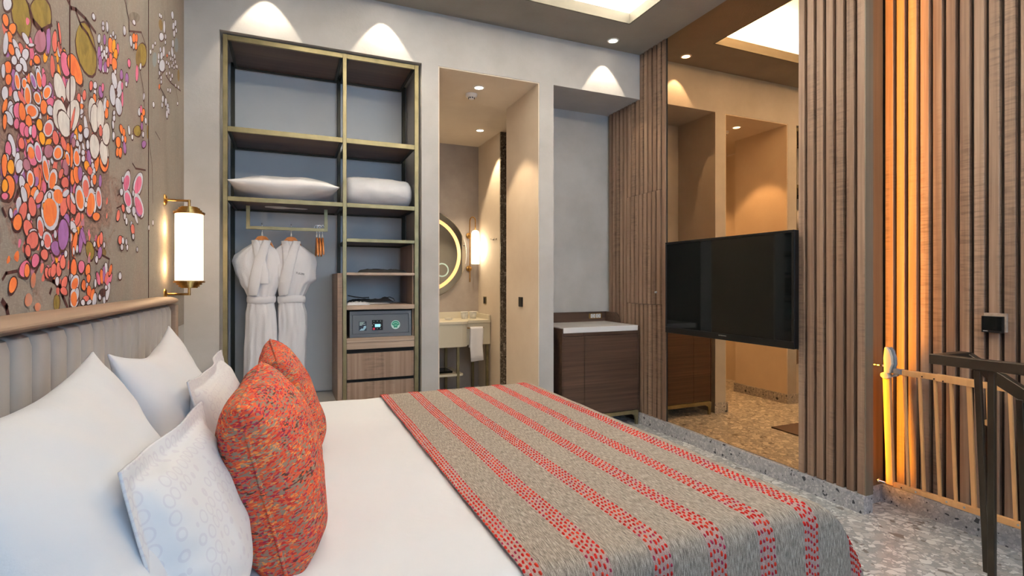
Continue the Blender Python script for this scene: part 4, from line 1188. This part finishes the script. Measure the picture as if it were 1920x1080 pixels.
# hangers and robes
def hanger(x,y,z,label,rot=0,group=None,span=1.0):
    o=empty('clothes_hanger',(x,y,z),rot); tag(o,label,'hanger',group)
    pts=[(0,0,-.055)]+[(0,0,-.02)]+[(0,.012*math.sin(R(a))*0-.0+.0,0) for a in ()]
    for a in range(-20,191,21): pts.append((0,.016*math.cos(R(a)) ,.004+.016*math.sin(R(a))))
    h=MB(); h.tube([(0,0,-.071),(0,0,-.025),(0,.010,-.014)]+pts[2:],.0018,8); h.build('hook',M['chrome'],o,smooth=True)
    c=MB(); c.lathe([(.0035,-.072),(.008,-.066),(.003,-.046)],(0,0,0),'z',12); c.build('collar',M['white_plastic'],o)
    w=MB(); sh=[(a*span,c) for a,c in [(-.150,-.205),(-.146,-.178),(-.10,-.118),(-.045,-.076),(0,-.070),(.045,-.076),(.10,-.118),(.146,-.178),(.150,-.205),(.10,-.158),(.045,-.132),(.022,-.112),(0,-.106),(-.022,-.112),(-.045,-.132),(-.10,-.158)]]
    w.prism(sh,-.0062,.0062,'y'); w.build('shoulder_bar',M['hanger_wood'],o,bevel=.003)
    return o
RZ=1.659
G='bare wooden hangers at the right end of the rail'
for i,(x,r) in enumerate(((.194,0),(.213,0),(.232,0))):
    h=hanger(x,4.079,RZ,('bare wooden hanger, leftmost of the three beside the robes','bare wooden hanger, middle of the three beside the robes','bare wooden hanger, rightmost of the three beside the robes')[i],R(90),G)
hA=hanger(-.168,4.079,RZ,'wooden hanger holding the left bathrobe',R(-8),None,.62); hB=hanger(.021,4.079,RZ,'wooden hanger holding the right bathrobe with dark lettering',R(-4),None,.62)
def robe(x,y,label,levels,seed,yaw,lap):
    """levels: z, centre offset, half width, half depth"""
    o=empty('bathrobe',(x,y,0),yaw); tag(o,label,'bathrobe','white bathrobes on the wardrobe rail')
    b_=MB(); n=64; vs=[]
    # interpolate levels
    Z=[]; 
    for i in range(len(levels)-1):
        a,c=levels[i],levels[i+1]; k=max(2,int(abs(a[0]-c[0])/.018))
        for j in range(k):
            t=j/k; t2=t*t*(3-2*t); Z.append(tuple(a[m]+(c[m]-a[m])*(t if m==0 else t2) for m in range(4)))
    Z.append(levels[-1])
    for zi,(z,cx,w,d) in enumerate(Z):
        for j in range(n):
            a=2*math.pi*j/n; ca,sa=math.cos(a),math.sin(a)
            fold=(1+.028*math.sin(a*7+seed+z*2)*(1 if z<1.12 else .5)+.035*noise.noise(Vector((ca*2.2+seed,sa*2.2,z*5)))+.02*noise.noise(Vector((ca*6+seed,sa*6,z*9))))
            px=math.copysign(abs(ca)**.8,ca)*w*fold; py=math.copysign(abs(sa)**.9,sa)*d*fold*(1+.25*noise.noise(Vector((ca*5,z*6,seed))))
            vs.append((cx+px,py,z))
    k=len(Z); fs=[(i*n+j,i*n+(j+1)%n,(i+1)*n+(j+1)%n,(i+1)*n+j) for i in range(k-1) for j in range(n)]+[tuple((k-1)*n+j for j in range(n))]
    b_.add(vs,fs); b_.build('robe_body',M['terry'],o,smooth=True)
    def at(xx,z,off=0):   # front surface point
        for i in range(k-1):
            if Z[i][0]>=z>=Z[i+1][0]:
                _,cx,w,d=Z[i]; c=max(-.98,min(.98,(xx-cx)/w)); return Vector((xx,-(max(0,1-abs(c)**2.2))**.5*d*1.02-off,z))
        return Vector((xx,-.02-off,z))
    # collar bands
    for si,(x0,z0,x1,z1,wd_) in enumerate(lap):
        L=MB(); m=18; W_=[]
        for i in range(m):
            t=i/(m-1); xx=x0+(x1-x0)*t+ .010*math.sin(t*3.1)*(1 if x0<0 else -1); zz=z0+(z1-z0)*t
            ww=wd_*(.75+.5*math.sin(t*2.6)); hw=ww/2
            row=[]
            for s,off in ((-1,.002),(-.8,.012),(0,.016),(.8,.012),(1,.002)):
                p=at(xx+s*hw,min(zz,1.535),0); p.z=zz+(.006 if si==0 else 0)*0; p.y=min(p.y,-.012)-off-(.006 if si==1 else 0); row.append(tuple(p))
            W_+=row
        L.add(W_,[(i*5+j,i*5+j+1,(i+1)*5+j+1,(i+1)*5+j) for i in range(m-1) for j in range(4)])
        ob=L.build('collar_band',M['terry'],o,smooth=True); sm=ob.modifiers.new('th','SOLIDIFY'); sm.thickness=.008; ob.modifiers.new('s','SUBSURF').levels=1
    # belt
    zb=1.139; lv=min(Z,key=lambda q:abs(q[0]-zb)); t=MB(); pts=[]
    for j in range(40):
        a=2*math.pi*j/40; pts.append((lv[1]+math.cos(a)*(lv[2]+.006),math.sin(a)*(lv[3]+.008),zb+.004*math.sin(a*2+seed)))
    t.tube(pts,.026,10,closed=True,flat=.35); t.build('belt',M['terry'],o,smooth=True)
    return o,at
def lv(c0): return c0
LA=[(1.555,.0,.040,.028),(1.530,-.004,.060,.036),(1.495,-.01,.105,.046),(1.45,-.012,.158,.055),(1.41,-.012,.172,.062),(1.34,-.010,.160,.068),(1.26,-.006,.132,.068),(1.19,0,.098,.060),(1.155,0,.084,.052),(1.135,0,.080,.050),(1.11,.0,.086,.055),(1.03,.0,.098,.062),(.93,.0,.102,.064),(.80,-.001,.106,.066),(.62,-.003,.108,.066),(.50,-.004,.110,.064)]
oA,atA=robe(-.172,4.079,'white terry bathrobe, left of the two on the rail, belt tied',LA,1.3,R(-6),[(-.040,1.557,.030,1.25,.046),(.042,1.557,-.045,1.17,.052)])
LB=[(1.555,.0,.040,.028),(1.530,.002,.062,.036),(1.495,.002,.11,.046),(1.455,.004,.160,.056),(1.41,.008,.166,.064),(1.34,.014,.150,.070),(1.275,.020,.146,.072),(1.245,.014,.112,.068),(1.20,.010,.096,.060),(1.155,.004,.082,.052),(1.135,.004,.080,.050),(1.11,.004,.084,.055),(1.03,.010,.096,.062),(.93,.012,.098,.064),(.80,.006,.098,.066),(.62,.0,.098,.066),(.50,.0,.098,.064)]
oB,atB=robe(.019,4.079,'white terry bathrobe, right of the two, with small dark lettering on the chest',LB,4.1,R(-4),[(-.040,1.557,-.015,1.36,.046),(.042,1.557,-.045,1.17,.056)])
pt=atB(.066,1.322,.010); M['navy_thread']=base_mat('navy_thread',lin(40,48,72),.8)[0]
text_mesh('lettering','TULERI',.019,M['navy_thread'],oB,(pt.x,pt.y-.006,pt.z),(R(90),R(10),R(18)),.0006,1.0)
# ================================================================== minibar cabinet
cb=empty('minibar_cabinet',(2.475,4.08,0)); tag(cb,'dark wood minibar cabinet with white stone top and bronze legs in the wall niche','cabinet')
def cbox(nm,mt,a,par=None,bev=.002):
    b_=MB(); b_.box(*a); loc(b_,cb); return b_.build(nm,M[mt] if isinstance(mt,str) else mt,par or cb,bevel=bev,seg=2)
x0,x1,yf,yb=2.090,2.866,3.820,4.350
cbox('body','dark_wood',(x0+.013,x1-.013,yf+.024,yb,.131,.833))
cbox('side_panel','dark_wood',(x0,x0+.012,yf,yb,.120,.872)); cbox('side_panel','dark_wood',(x1-.012,x1,yf,yb,.120,.872))
cbox('stone_top','quartz',(x0+.0125,x1-.0125,yf+.002,yb-.012,.834,.880),None,.002)
d=cbox('door','dark_wood',(x0+.014,2.306,yf+.003,yf+.023,.134,.803)); cbox('door','dark_wood',(2.309,x1-.014,yf+.003,yf+.023,.134,.803))
cbox('top_strip','dark_wood',(x0+.014,2.300,yf+.003,yf+.023,.807,.8335)); cbox('top_strip','dark_wood',(2.303,x1-.014,yf+.003,yf+.023,.807,.8335))
sb=cbox('back_splash','dark_wood',(x0,x1-.0125,yb-.0115,yb,.8805,.974))
b_=MB(); pr=[(yb,.8725),(4.10,.8725)]+[(4.10+.085*(1-math.cos(R(a))),.8725+.102*math.sin(R(a))) for a in range(10,91,10)]+[(yb,.9745)]
b_.prism(pr,x1-.012,x1,'x'); loc(b_,cb).build('end_board',M['dark_wood'],cb,bevel=.002)
# bronze base frame with shaped feet
def foot_frame():
    b_=MB()
    P=[(x0+.01,.0),(x0+.032,.0),(x0+.036,.050),(x0+.046,.080),(x0+.075,.094),(x1-.075,.094),(x1-.046,.080),(x1-.036,.050),(x1-.032,.0),(x1-.01,.0),(x1-.002,.129),(x0+.002,.129)]
    b_.prism(P,yf+.004,yf+.026,'y'); b_.prism(P,yb-.03,yb-.008,'y')
    b_.box(x0+.004,x0+.026,yf+.0265,yb-.0305,.100,.129); b_.box(x1-.026,x1-.004,yf+.0265,yb-.0305,.100,.129)
    loc(b_,cb).build('leg_frame',M['bronze'],cb,bevel=.002)
foot_frame()
# brass double socket on the back splash
so=empty('power_socket',(2.735,4.3375,.934)); tag(so,'brass framed double power socket on the minibar back board','socket')
b_=MB(); b_.box(-.072,.072,-.009,0,-.026,.026); b_.build('frame',M['brass'],so,bevel=.003)
for x in (-.030,.030):
    b_=MB(); b_.box(x-.026,x+.026,-.0115,-.0095,-.019,.019); p=b_.build('socket_insert',M['white_plastic'],so,bevel=.001)
    b_=MB(); b_.lathe([(.0135,-.0122),(.0165,-.0122),(.0165,-.0118)],(x,0,0),'y',24,cap=False)
    for dx in (-.006,.006): b_.lathe([(.0001,-.0122),(.0025,-.0122),(.0025,-.0117)],(x+dx,0,0),'y',10)
    b_.build('contact_ring',M['bronze'],p)

# ================================================================== television
tv=empty('television',(2.81,2.812,.857)); tag(tv,'large flat black television mounted in front of the bronze mirror','television')
W2=.584; H=.724
b_=MB(); b_.box(.0006,.040,-W2,W2,0,H); b_.build('housing',M['black'],tv,bevel=.004)
b_=MB()
for a in ((-W2,W2,0,.045),(-W2,W2,H-.016,H),(-W2,-W2+.016,.0455,H-.0165),(W2-.016,W2,.0455,H-.0165)): b_.box(-.006,.0,a[0],a[1],a[2],a[3])
b_.build('bezel',M['black'],tv,bevel=.0015)
b_=MB(); b_.box(-.002,.0003,-W2+.0165,W2-.0165,.046,H-.017); b_.build('screen',M['screen'],tv)
b_=MB(); b_.box(.0405,.0875,-.16,.16,.22,.50); b_.build('wall_bracket',M['black'],tv)
M['logo']=base_mat('logo_silver',lin(190,190,185),.4)[0]
o=text_mesh('logo','SAMSUNG',.0105,M['logo'],tv,(-.0065,-.02,.030),(R(90),0,R(-90)),.0002,1.5)
b_=MB(); b_.tube([(-.004,.16+.02*math.cos(R(a)),.012+.010*math.sin(R(a))) for a in range(0,181,20)],.0015,6); b_.build('power_button',M['grey_plastic'],tv)

# bath mat at the foot of the doorway side
b_=MB(); b_.box(1.33,1.958,2.75,3.27,.0005,.012); o=b_.build('floor_mat',base_mat('mat_grey',lin(98,84,78),.95)[0],bevel=.004); tag(o,'thin dark floor mat lying between bed and mirror, seen in the mirror','mat')

# ================================================================== stair gate
gt=empty('stair_gate',(3.05,1.4,0)); tag(gt,'beech wooden child safety gate folded open along the slatted wall','safety gate')
def gbar(nm,pts,sx,sy,mat='gate_wood',par=None):
    """square bar between two points (y,z,x)"""
    (xa,ya,za),(xb,yb_,zb)=pts; b_=MB(); hx,hy=sx/2,sy/2
    if abs(zb-za)>abs(yb_-ya):
        b_.add([(xa-hx,ya-hy,za),(xa+hx,ya-hy,za),(xa+hx,ya+hy,za),(xa-hx,ya+hy,za),(xb-hx,yb_-hy,zb),(xb+hx,yb_-hy,zb),(xb+hx,yb_+hy,zb),(xb-hx,yb_+hy,zb)],[(0,3,2,1),(4,5,6,7),(0,1,5,4),(1,2,6,5),(2,3,7,6),(3,0,4,7)])
    else:
        b_.add([(xa-hx,ya,za-hy),(xa+hx,ya,za-hy),(xa+hx,ya,za+hy),(xa-hx,ya,za+hy),(xb-hx,yb_,zb-hy),(xb+hx,yb_,zb-hy),(xb+hx,yb_,zb+hy),(xb-hx,yb_,zb+hy)],[(0,1,2,3),(4,7,6,5),(0,4,5,1),(1,5,6,2),(2,6,7,3),(3,7,4,0)])
    loc(b_,gt); return b_.build(nm,M[mat],par or gt,bevel=.0025,seg=2)
GX=3.05
gbar('end_stile',((GX,1.823,.150),(GX,1.842,.742)),.024,.036)
gbar('top_rail',((GX,1.775,.776),(GX,1.585,.778)),.024,.030); gbar('top_rail',((GX-.004,1.600,.778),(GX-.004,1.415,.775)),.026,.036); gbar('top_rail',((GX,1.4145,.775),(GX,.80,.768)),.024,.030)
gbar('bottom_rail',((GX,1.804,.158),(GX,1.575,.161)),.024,.026); gbar('bottom_rail',((GX-.004,1.5745,.161),(GX-.004,.90,.168)),.024,.030)
ys=[1.748,1.674,1.602,1.532,1.457,1.383,1.300,1.215,1.13,1.045]
for i,y in enumerate(ys): gbar('spindle',((GX,y-.015,.172),(GX,y+.006,.762)),.014,.020 if i==4 else .014)
# screws and bolt holes
for y,z in ((1.69,.160),(1.475,.165),(1.37,.165),(1.27,.167),(1.55,.163),(1.16,.167)):
    sc=MB(); sc.lathe([(.0001,-.0005),(.005,-.0005),(.005,.003)],(GX-.0165,y,z),'x',12); loc(sc,gt).build('screw',M['chrome'],gt)
for y,z in ((1.660,.772),(1.605,.770),(1.565,.765),(1.76,.158)):
    sc=MB(); sc.lathe([(.0001,-.0006),(.0035,-.0006),(.0035,.002)],(GX-.0178,y,z),'x',12); loc(sc,gt).build('bolt_hole',M['dark_gap'],gt)
# latch: plastic lever, bracket and pressure spindle
b_=MB(); lev=[(1.842,.905),(1.832,.908),(1.818,.890),(1.806,.855),(1.803,.815),(1.812,.790),(1.815,.765),(1.845,.765),(1.846,.80),(1.848,.845)]
b_.prism(lev,GX-.026,GX-.006,'x'); la=loc(b_,gt).build('latch_lever',M['olive_cream'],gt,bevel=.004,seg=3)
b_=MB(); b_.prism([(y-.010,z) for y,z in lev],GX-.0055,GX+.010,'x'); loc(b_,gt).build('latch_back',M['grey_plastic'],gt,bevel=.003)
b_=MB(); b_.prism([(1.815,.742),(1.828,.732),(1.850,.732),(1.862,.744),(1.862,.758),(1.850,.766),(1.826,.766)],GX-.030,GX+.012,'x'); loc(b_,gt).build('lower_bracket',M['olive_cream'],gt,bevel=.004)
b_=MB(); b_.box(GX-.017,GX+.014,1.760,1.8005,.765,.793); b_.prism([(1.815,.745),(1.790,.750),(1.775,.766),(1.80,.768)],GX-.012,GX+.012,'x'); loc(b_,gt).build('rail_bracket',M['grey_plastic'],gt,bevel=.003)
b_=MB(); b_.lathe([(.006,-.045),(.006,.03),(.005,.056),(.018,.058),(.020,.064),(.015,.070),(.0001,.072)],(GX-.010,1.862,.800),'y',20); loc(b_,gt).build('pressure_knob',M['chrome'],gt,smooth=True)
b_=MB(); b_.lathe([(.004,-.02),(.004,.04),(.010,.042),(.010,.05)],(GX,1.842,.152),'y',14); loc(b_,gt).build('bottom_spindle',M['chrome'],gt,smooth=True)
b_=MB(); b_.lathe([(.0001,-.006),(.012,-.006),(.016,0)],(GX-.012,1.385,.60),'x',20); loc(b_,gt).build('adjusting_wheel',M['gate_wood'],gt,smooth=False)

# ================================================================== stair railing
rl=empty('stair_railing',(2.70,1.2,0)); tag(rl,'dark metal stair railing with a square handrail and slim posts','railing')
def rbar(nm,a,c,w,h):
    a,c=Vector(a),Vector(c); t=(c-a).normalized(); up=Vector((0,0,1))
    if abs(t.z)>.9: s=Vector((1,0,0)); u=t.cross(s).normalized()*-1
    else: s=t.cross(up).normalized(); u=s.cross(t).normalized()
    b_=MB(); V=[]
    for p in (a,c):
        for i,j in ((-1,-1),(1,-1),(1,1),(-1,1)): V.append(p+s*(i*w/2)+u*(j*h/2))
    b_.add(V,[(0,1,2,3),(4,7,6,5),(0,4,5,1),(1,5,6,2),(2,6,7,3),(3,7,4,0)]); loc(b_,rl); return b_.build(nm,M['rail_metal'],rl,bevel=.002,seg=1)
ZR=.930
rbar('handrail',(2.602,1.385,ZR),(2.602,-.6,ZR),.045,.042)
rbar('handrail',(2.625,1.363,ZR),(2.812,1.363,ZR),.045,.042)
rbar('handrail',(2.812,1.365,ZR),(2.812,.60,.444),.040,.050)
rbar('post',(2.608,1.174,0),(2.608,1.174,ZR-.022),.020,.024)
rbar('post',(2.608,.30,0),(2.608,.30,ZR-.022),.024,.030)
rbar('post',(2.80,1.277,0),(2.80,1.311,.872),.020,.024)
rbar('post',(2.80,1.14,0),(2.80,1.166,.778),.020,.024)

# intercom on the slatted wall
ic=empty('intercom',(3.160,1.408,1.062)); tag(ic,'small black touch panel on the slatted wall beside the stair','control panel')
b_=MB(); b_.box(-.012,.004,-.046,.042,-.038,.052); b_.build('back_plate',M['closet_edge'],ic,bevel=.001)
b_=MB(); b_.box(-.030,-.0125,-.040,.044,-.042,.038); b_.build('housing',M['black'],ic,bevel=.002)
b_=MB(); b_.box(-.0308,-.0303,-.036,.040,-.030,.035); b_.build('screen',M['screen'],ic)
b_=MB(); b_.box(-.0310,-.0305,.018,.036,-.036,-.033); b_.build('logo',M['logo'],ic)

# ================================================================== bathroom
def plate(nm,loc_,rz,w,h,mt,label,cat):
    o=empty(nm,loc_,rz); tag(o,label,cat); b_=MB(); b_.box(-w/2,w/2,-.008,0,-h/2,h/2); b_.build('plate',M[mt],o,bevel=.002)
    b_=MB(); b_.box(-w/2*.72,w/2*.72,-.0105,-.0085,-h/2*.75,h/2*.75); b_.build('rocker',M['black'],o,bevel=.0015); return o
plate('light_switch',(1.8835,4.193,1.087),R(-90),.08,.085,'black','black light switch on the doorway side wall','switch')
plate('wall_socket',(2.1225,5.75,1.045),R(-90),.085,.085,'bronze','bronze wall socket above the vanity end','socket')
hk=empty('robe_hook',(2.1225,5.43,1.735)); tag(hk,'pair of small chrome robe hooks on the white bathroom wall','hook')
b_=MB()
for y in (-.05,.05):
    b_.tube([(0,y,0),(-.03,y,0),(-.032,y,.012)],.005,8); b_.lathe([(.0001,0),(.010,0),(.010,-.006)],(-.0,y,0),'x',14)
b_.box(-.006,0,-.06,.06,-.006,.006); b_.build('hooks',M['chrome'],hk)
# round mirror
mi=empty('round_mirror',(1.447,5.985,1.585)); tag(mi,'round bathroom mirror with glowing amber ring above the vanity','mirror')
b_=MB(); b_.lathe([(.520,0),(.520,-.022),(.512,-.024)],(0,0,0),'y',96,cap=False); b_.build('rim',M['steel_rim'],mi,smooth=False)
b_=MB(); b_.lathe([(.0001,-.0225),(.402,-.0225)],(0,0,0),'y',96,cap=False); b_.build('mirror_glass',M['mirror'],mi)
b_=MB(); b_.lathe([(.4025,-.0225),(.445,-.0225)],(0,0,0),'y',96,cap=False); b_.build('light_ring',M['ring_led'],mi)
b_=MB(); b_.lathe([(.4455,-.0225),(.5118,-.0225)],(0,0,0),'y',96,cap=False); b_.build('mirror_glass',M['mirror'],mi)
b_=MB(); b_.lathe([(.066,-.0235),(.082,-.0235)],(.215,0,-.185),'y',48,cap=False); b_.build('magnifier_ring',M['pale_mint'],mi)
# bathroom sconce
bs=empty('wall_sconce',(2.055,5.988,1.66)); tag(bs,'long opal glass wall lamp on a hooked brass rod beside the round mirror','wall lamp')
yo=-.085
b_=MB(); b_.lathe([(.020,.215),(.038,.205),(.048,.185),(.050,.16),(.050,-.185),(.047,-.188),(.0001,-.188)],(.0,yo,0),'z',32,cap=False); b_.build('lamp_shade',M['lamp_glass2'],bs,smooth=True)
b_=MB(); pts=[(-.055,-.045,-.40),(-.055,-.045,.33)]+[(-.0275-.0275*math.cos(R(a)),-.045+(yo+.045)*(a/180),.33+.045*math.sin(R(a))) for a in range(15,181,15)]+[(0,yo,.205)]
b_.tube(pts,.0065,10); b_.build('rod',M['brass'],bs,smooth=True)
for z in (.155,-.24):
    b_=MB(); b_.lathe([(.0001,-.060),(.012,-.056),(.012,-.02),(.034,-.012),(.036,0)],(-.055,0,z),'y',24); b_.build('wall_mount',M['brass'],bs,smooth=False)
d=bpy.data.lights.new('bulb','POINT'); d.energy=5; d.color=(1,.82,.56); d.shadow_soft_size=.04; s=bpy.data.objects.new('bulb',d); C.objects.link(s); s.parent=bs; s.location=(.0,-.16,0)
# vanity
va=empty('vanity',(1.5,5.7,0)); tag(va,'cream vanity unit with a bowed stone top on bronze legs in the bathroom','vanity')
def vout(off=0):
    P=[(1.0,5.98),(1.0,5.46+off)]
    for a in range(-90,1,10): pass
    P=[(.95,5.985),(.95,5.42-off)]
    P+= [(1.72+ .10*math.sin(R(a))+off*.7,5.52-off-.10*math.cos(R(a))) for a in range(0,91,10)]
    P+= [(1.835+off,5.56-off),(2.115,5.56-off),(2.115,5.985)]
    return P
b_=MB(); b_.prism(vout(.012),.800,.832,'z'); loc(b_,va).build('stone_top',M['cream'],va,bevel=.004)
b_=MB(); b_.prism(vout(0),.555,.7995,'z'); loc(b_,va).build('apron',M['cream'],va,bevel=.003)
b_=MB(); b_.box(.95,2.115,5.962,5.985,.8325,.905); b_.box(2.095,2.1185,5.56,5.9615,.8325,.885); loc(b_,va).build('back_splash',M['cream'],va,bevel=.003)
for x,y in ((1.70,5.46),(1.70,5.93),(2.02,5.90),(2.09,5.60),(1.05,5.46),(1.05,5.93)):
    b_=MB(); b_.box(x-.014,x+.014,y-.014,y+.014,0,.5545); loc(b_,va).build('leg',M['bronze'],va)
b_=MB(); b_.prism([(.98,5.95),(.98,5.45),(1.74,5.45),(1.765,5.475),(1.765,5.90),(1.74,5.95)],.236,.262,'z'); b_.v=[v for v in b_.v]; loc(b_,va).build('lower_shelf',M['cream'],va,bevel=.006)
tr=MB(); tr.tube([(1.84,5.552,.748),(1.84,5.525,.748),(2.02,5.525,.748),(2.02,5.552,.748)],.006,8); loc(tr,va).build('towel_rail',M['brass'],va)
# scale, towel, glasses, soap
b_=MB(); b_.box(1.40,1.66,5.52,5.78,.263,.285); o=b_.build('bathroom_scale',M['screen'],bevel=.006); tag(o,'black glass bathroom scale on the lower vanity shelf','scale')
b_=MB(); n=14; X0,X1=1.856,2.006; vs=[]; prof=[(5.5435,.53),(5.543,.65),(5.5395,.735),(5.533,.756),(5.524,.760),(5.515,.756),(5.509,.735),(5.503,.65),(5.500,.55),(5.499,.45),(5.498,.375)]
for i,(y,z) in enumerate(prof):
    for j in range(n):
        t=j/(n-1); vs.append((X0+(X1-X0)*t+.006*math.sin(z*20),y-.004*math.sin(t*9)*(1 if i>6 else 0),z+(.012*t if i==len(prof)-1 else 0)))
b_.add(vs,[(i*n+j,i*n+j+1,(i+1)*n+j+1,(i+1)*n+j) for i in range(len(prof)-1) for j in range(n-1)])
o=b_.build('hand_towel',M['terry'],None,smooth=True); o.modifiers.new('t','SOLIDIFY').thickness=.010; tag(o,'white hand towel hanging from the vanity rail','towel')
for i,(x,y) in enumerate(((1.885,5.80),(1.99,5.80))):
    g=empty('drinking_glass',(x,y,.8325)); tag(g,('glass tumbler with white paper lid, left of the two on the vanity','glass tumbler with white paper lid, right of the two on the vanity')[i],'glass','tumblers on the vanity')
    b_=MB(); b_.lathe([(.0001,.0),(.036,.0),(.044,.04),(.042,.075),(.040,.075),(.041,.04),(.033,.006),(.0001,.006)],(0,0,0),'z',28,cap=False); b_.build('tumbler',M['glass'],g,smooth=True)
    b_=MB(); b_.lathe([(.0001,.083),(.043,.083),(.045,.079),(.045,.0755),(.0001,.0755)],(0,0,0),'z',28,cap=False); b_.build('paper_lid',M['white_plastic'],g)
so=empty('soap_dish',(1.66,5.68,.8325)); tag(so,'small soap dish with wrapped soap on the vanity top','soap dish')
b_=MB(); b_.lathe([(.0001,.002),(.040,.004),(.050,.016),(.047,.016),(.038,.007),(.0001,.006)],(0,0,0),'z',28,cap=False); b_.build('dish',M['glass'],so,smooth=True)
b_=MB(); b_.box(-.028,.028,-.018,.018,.008,.028); b_.build('soap',M['cream'],so,bevel=.006,seg=3)
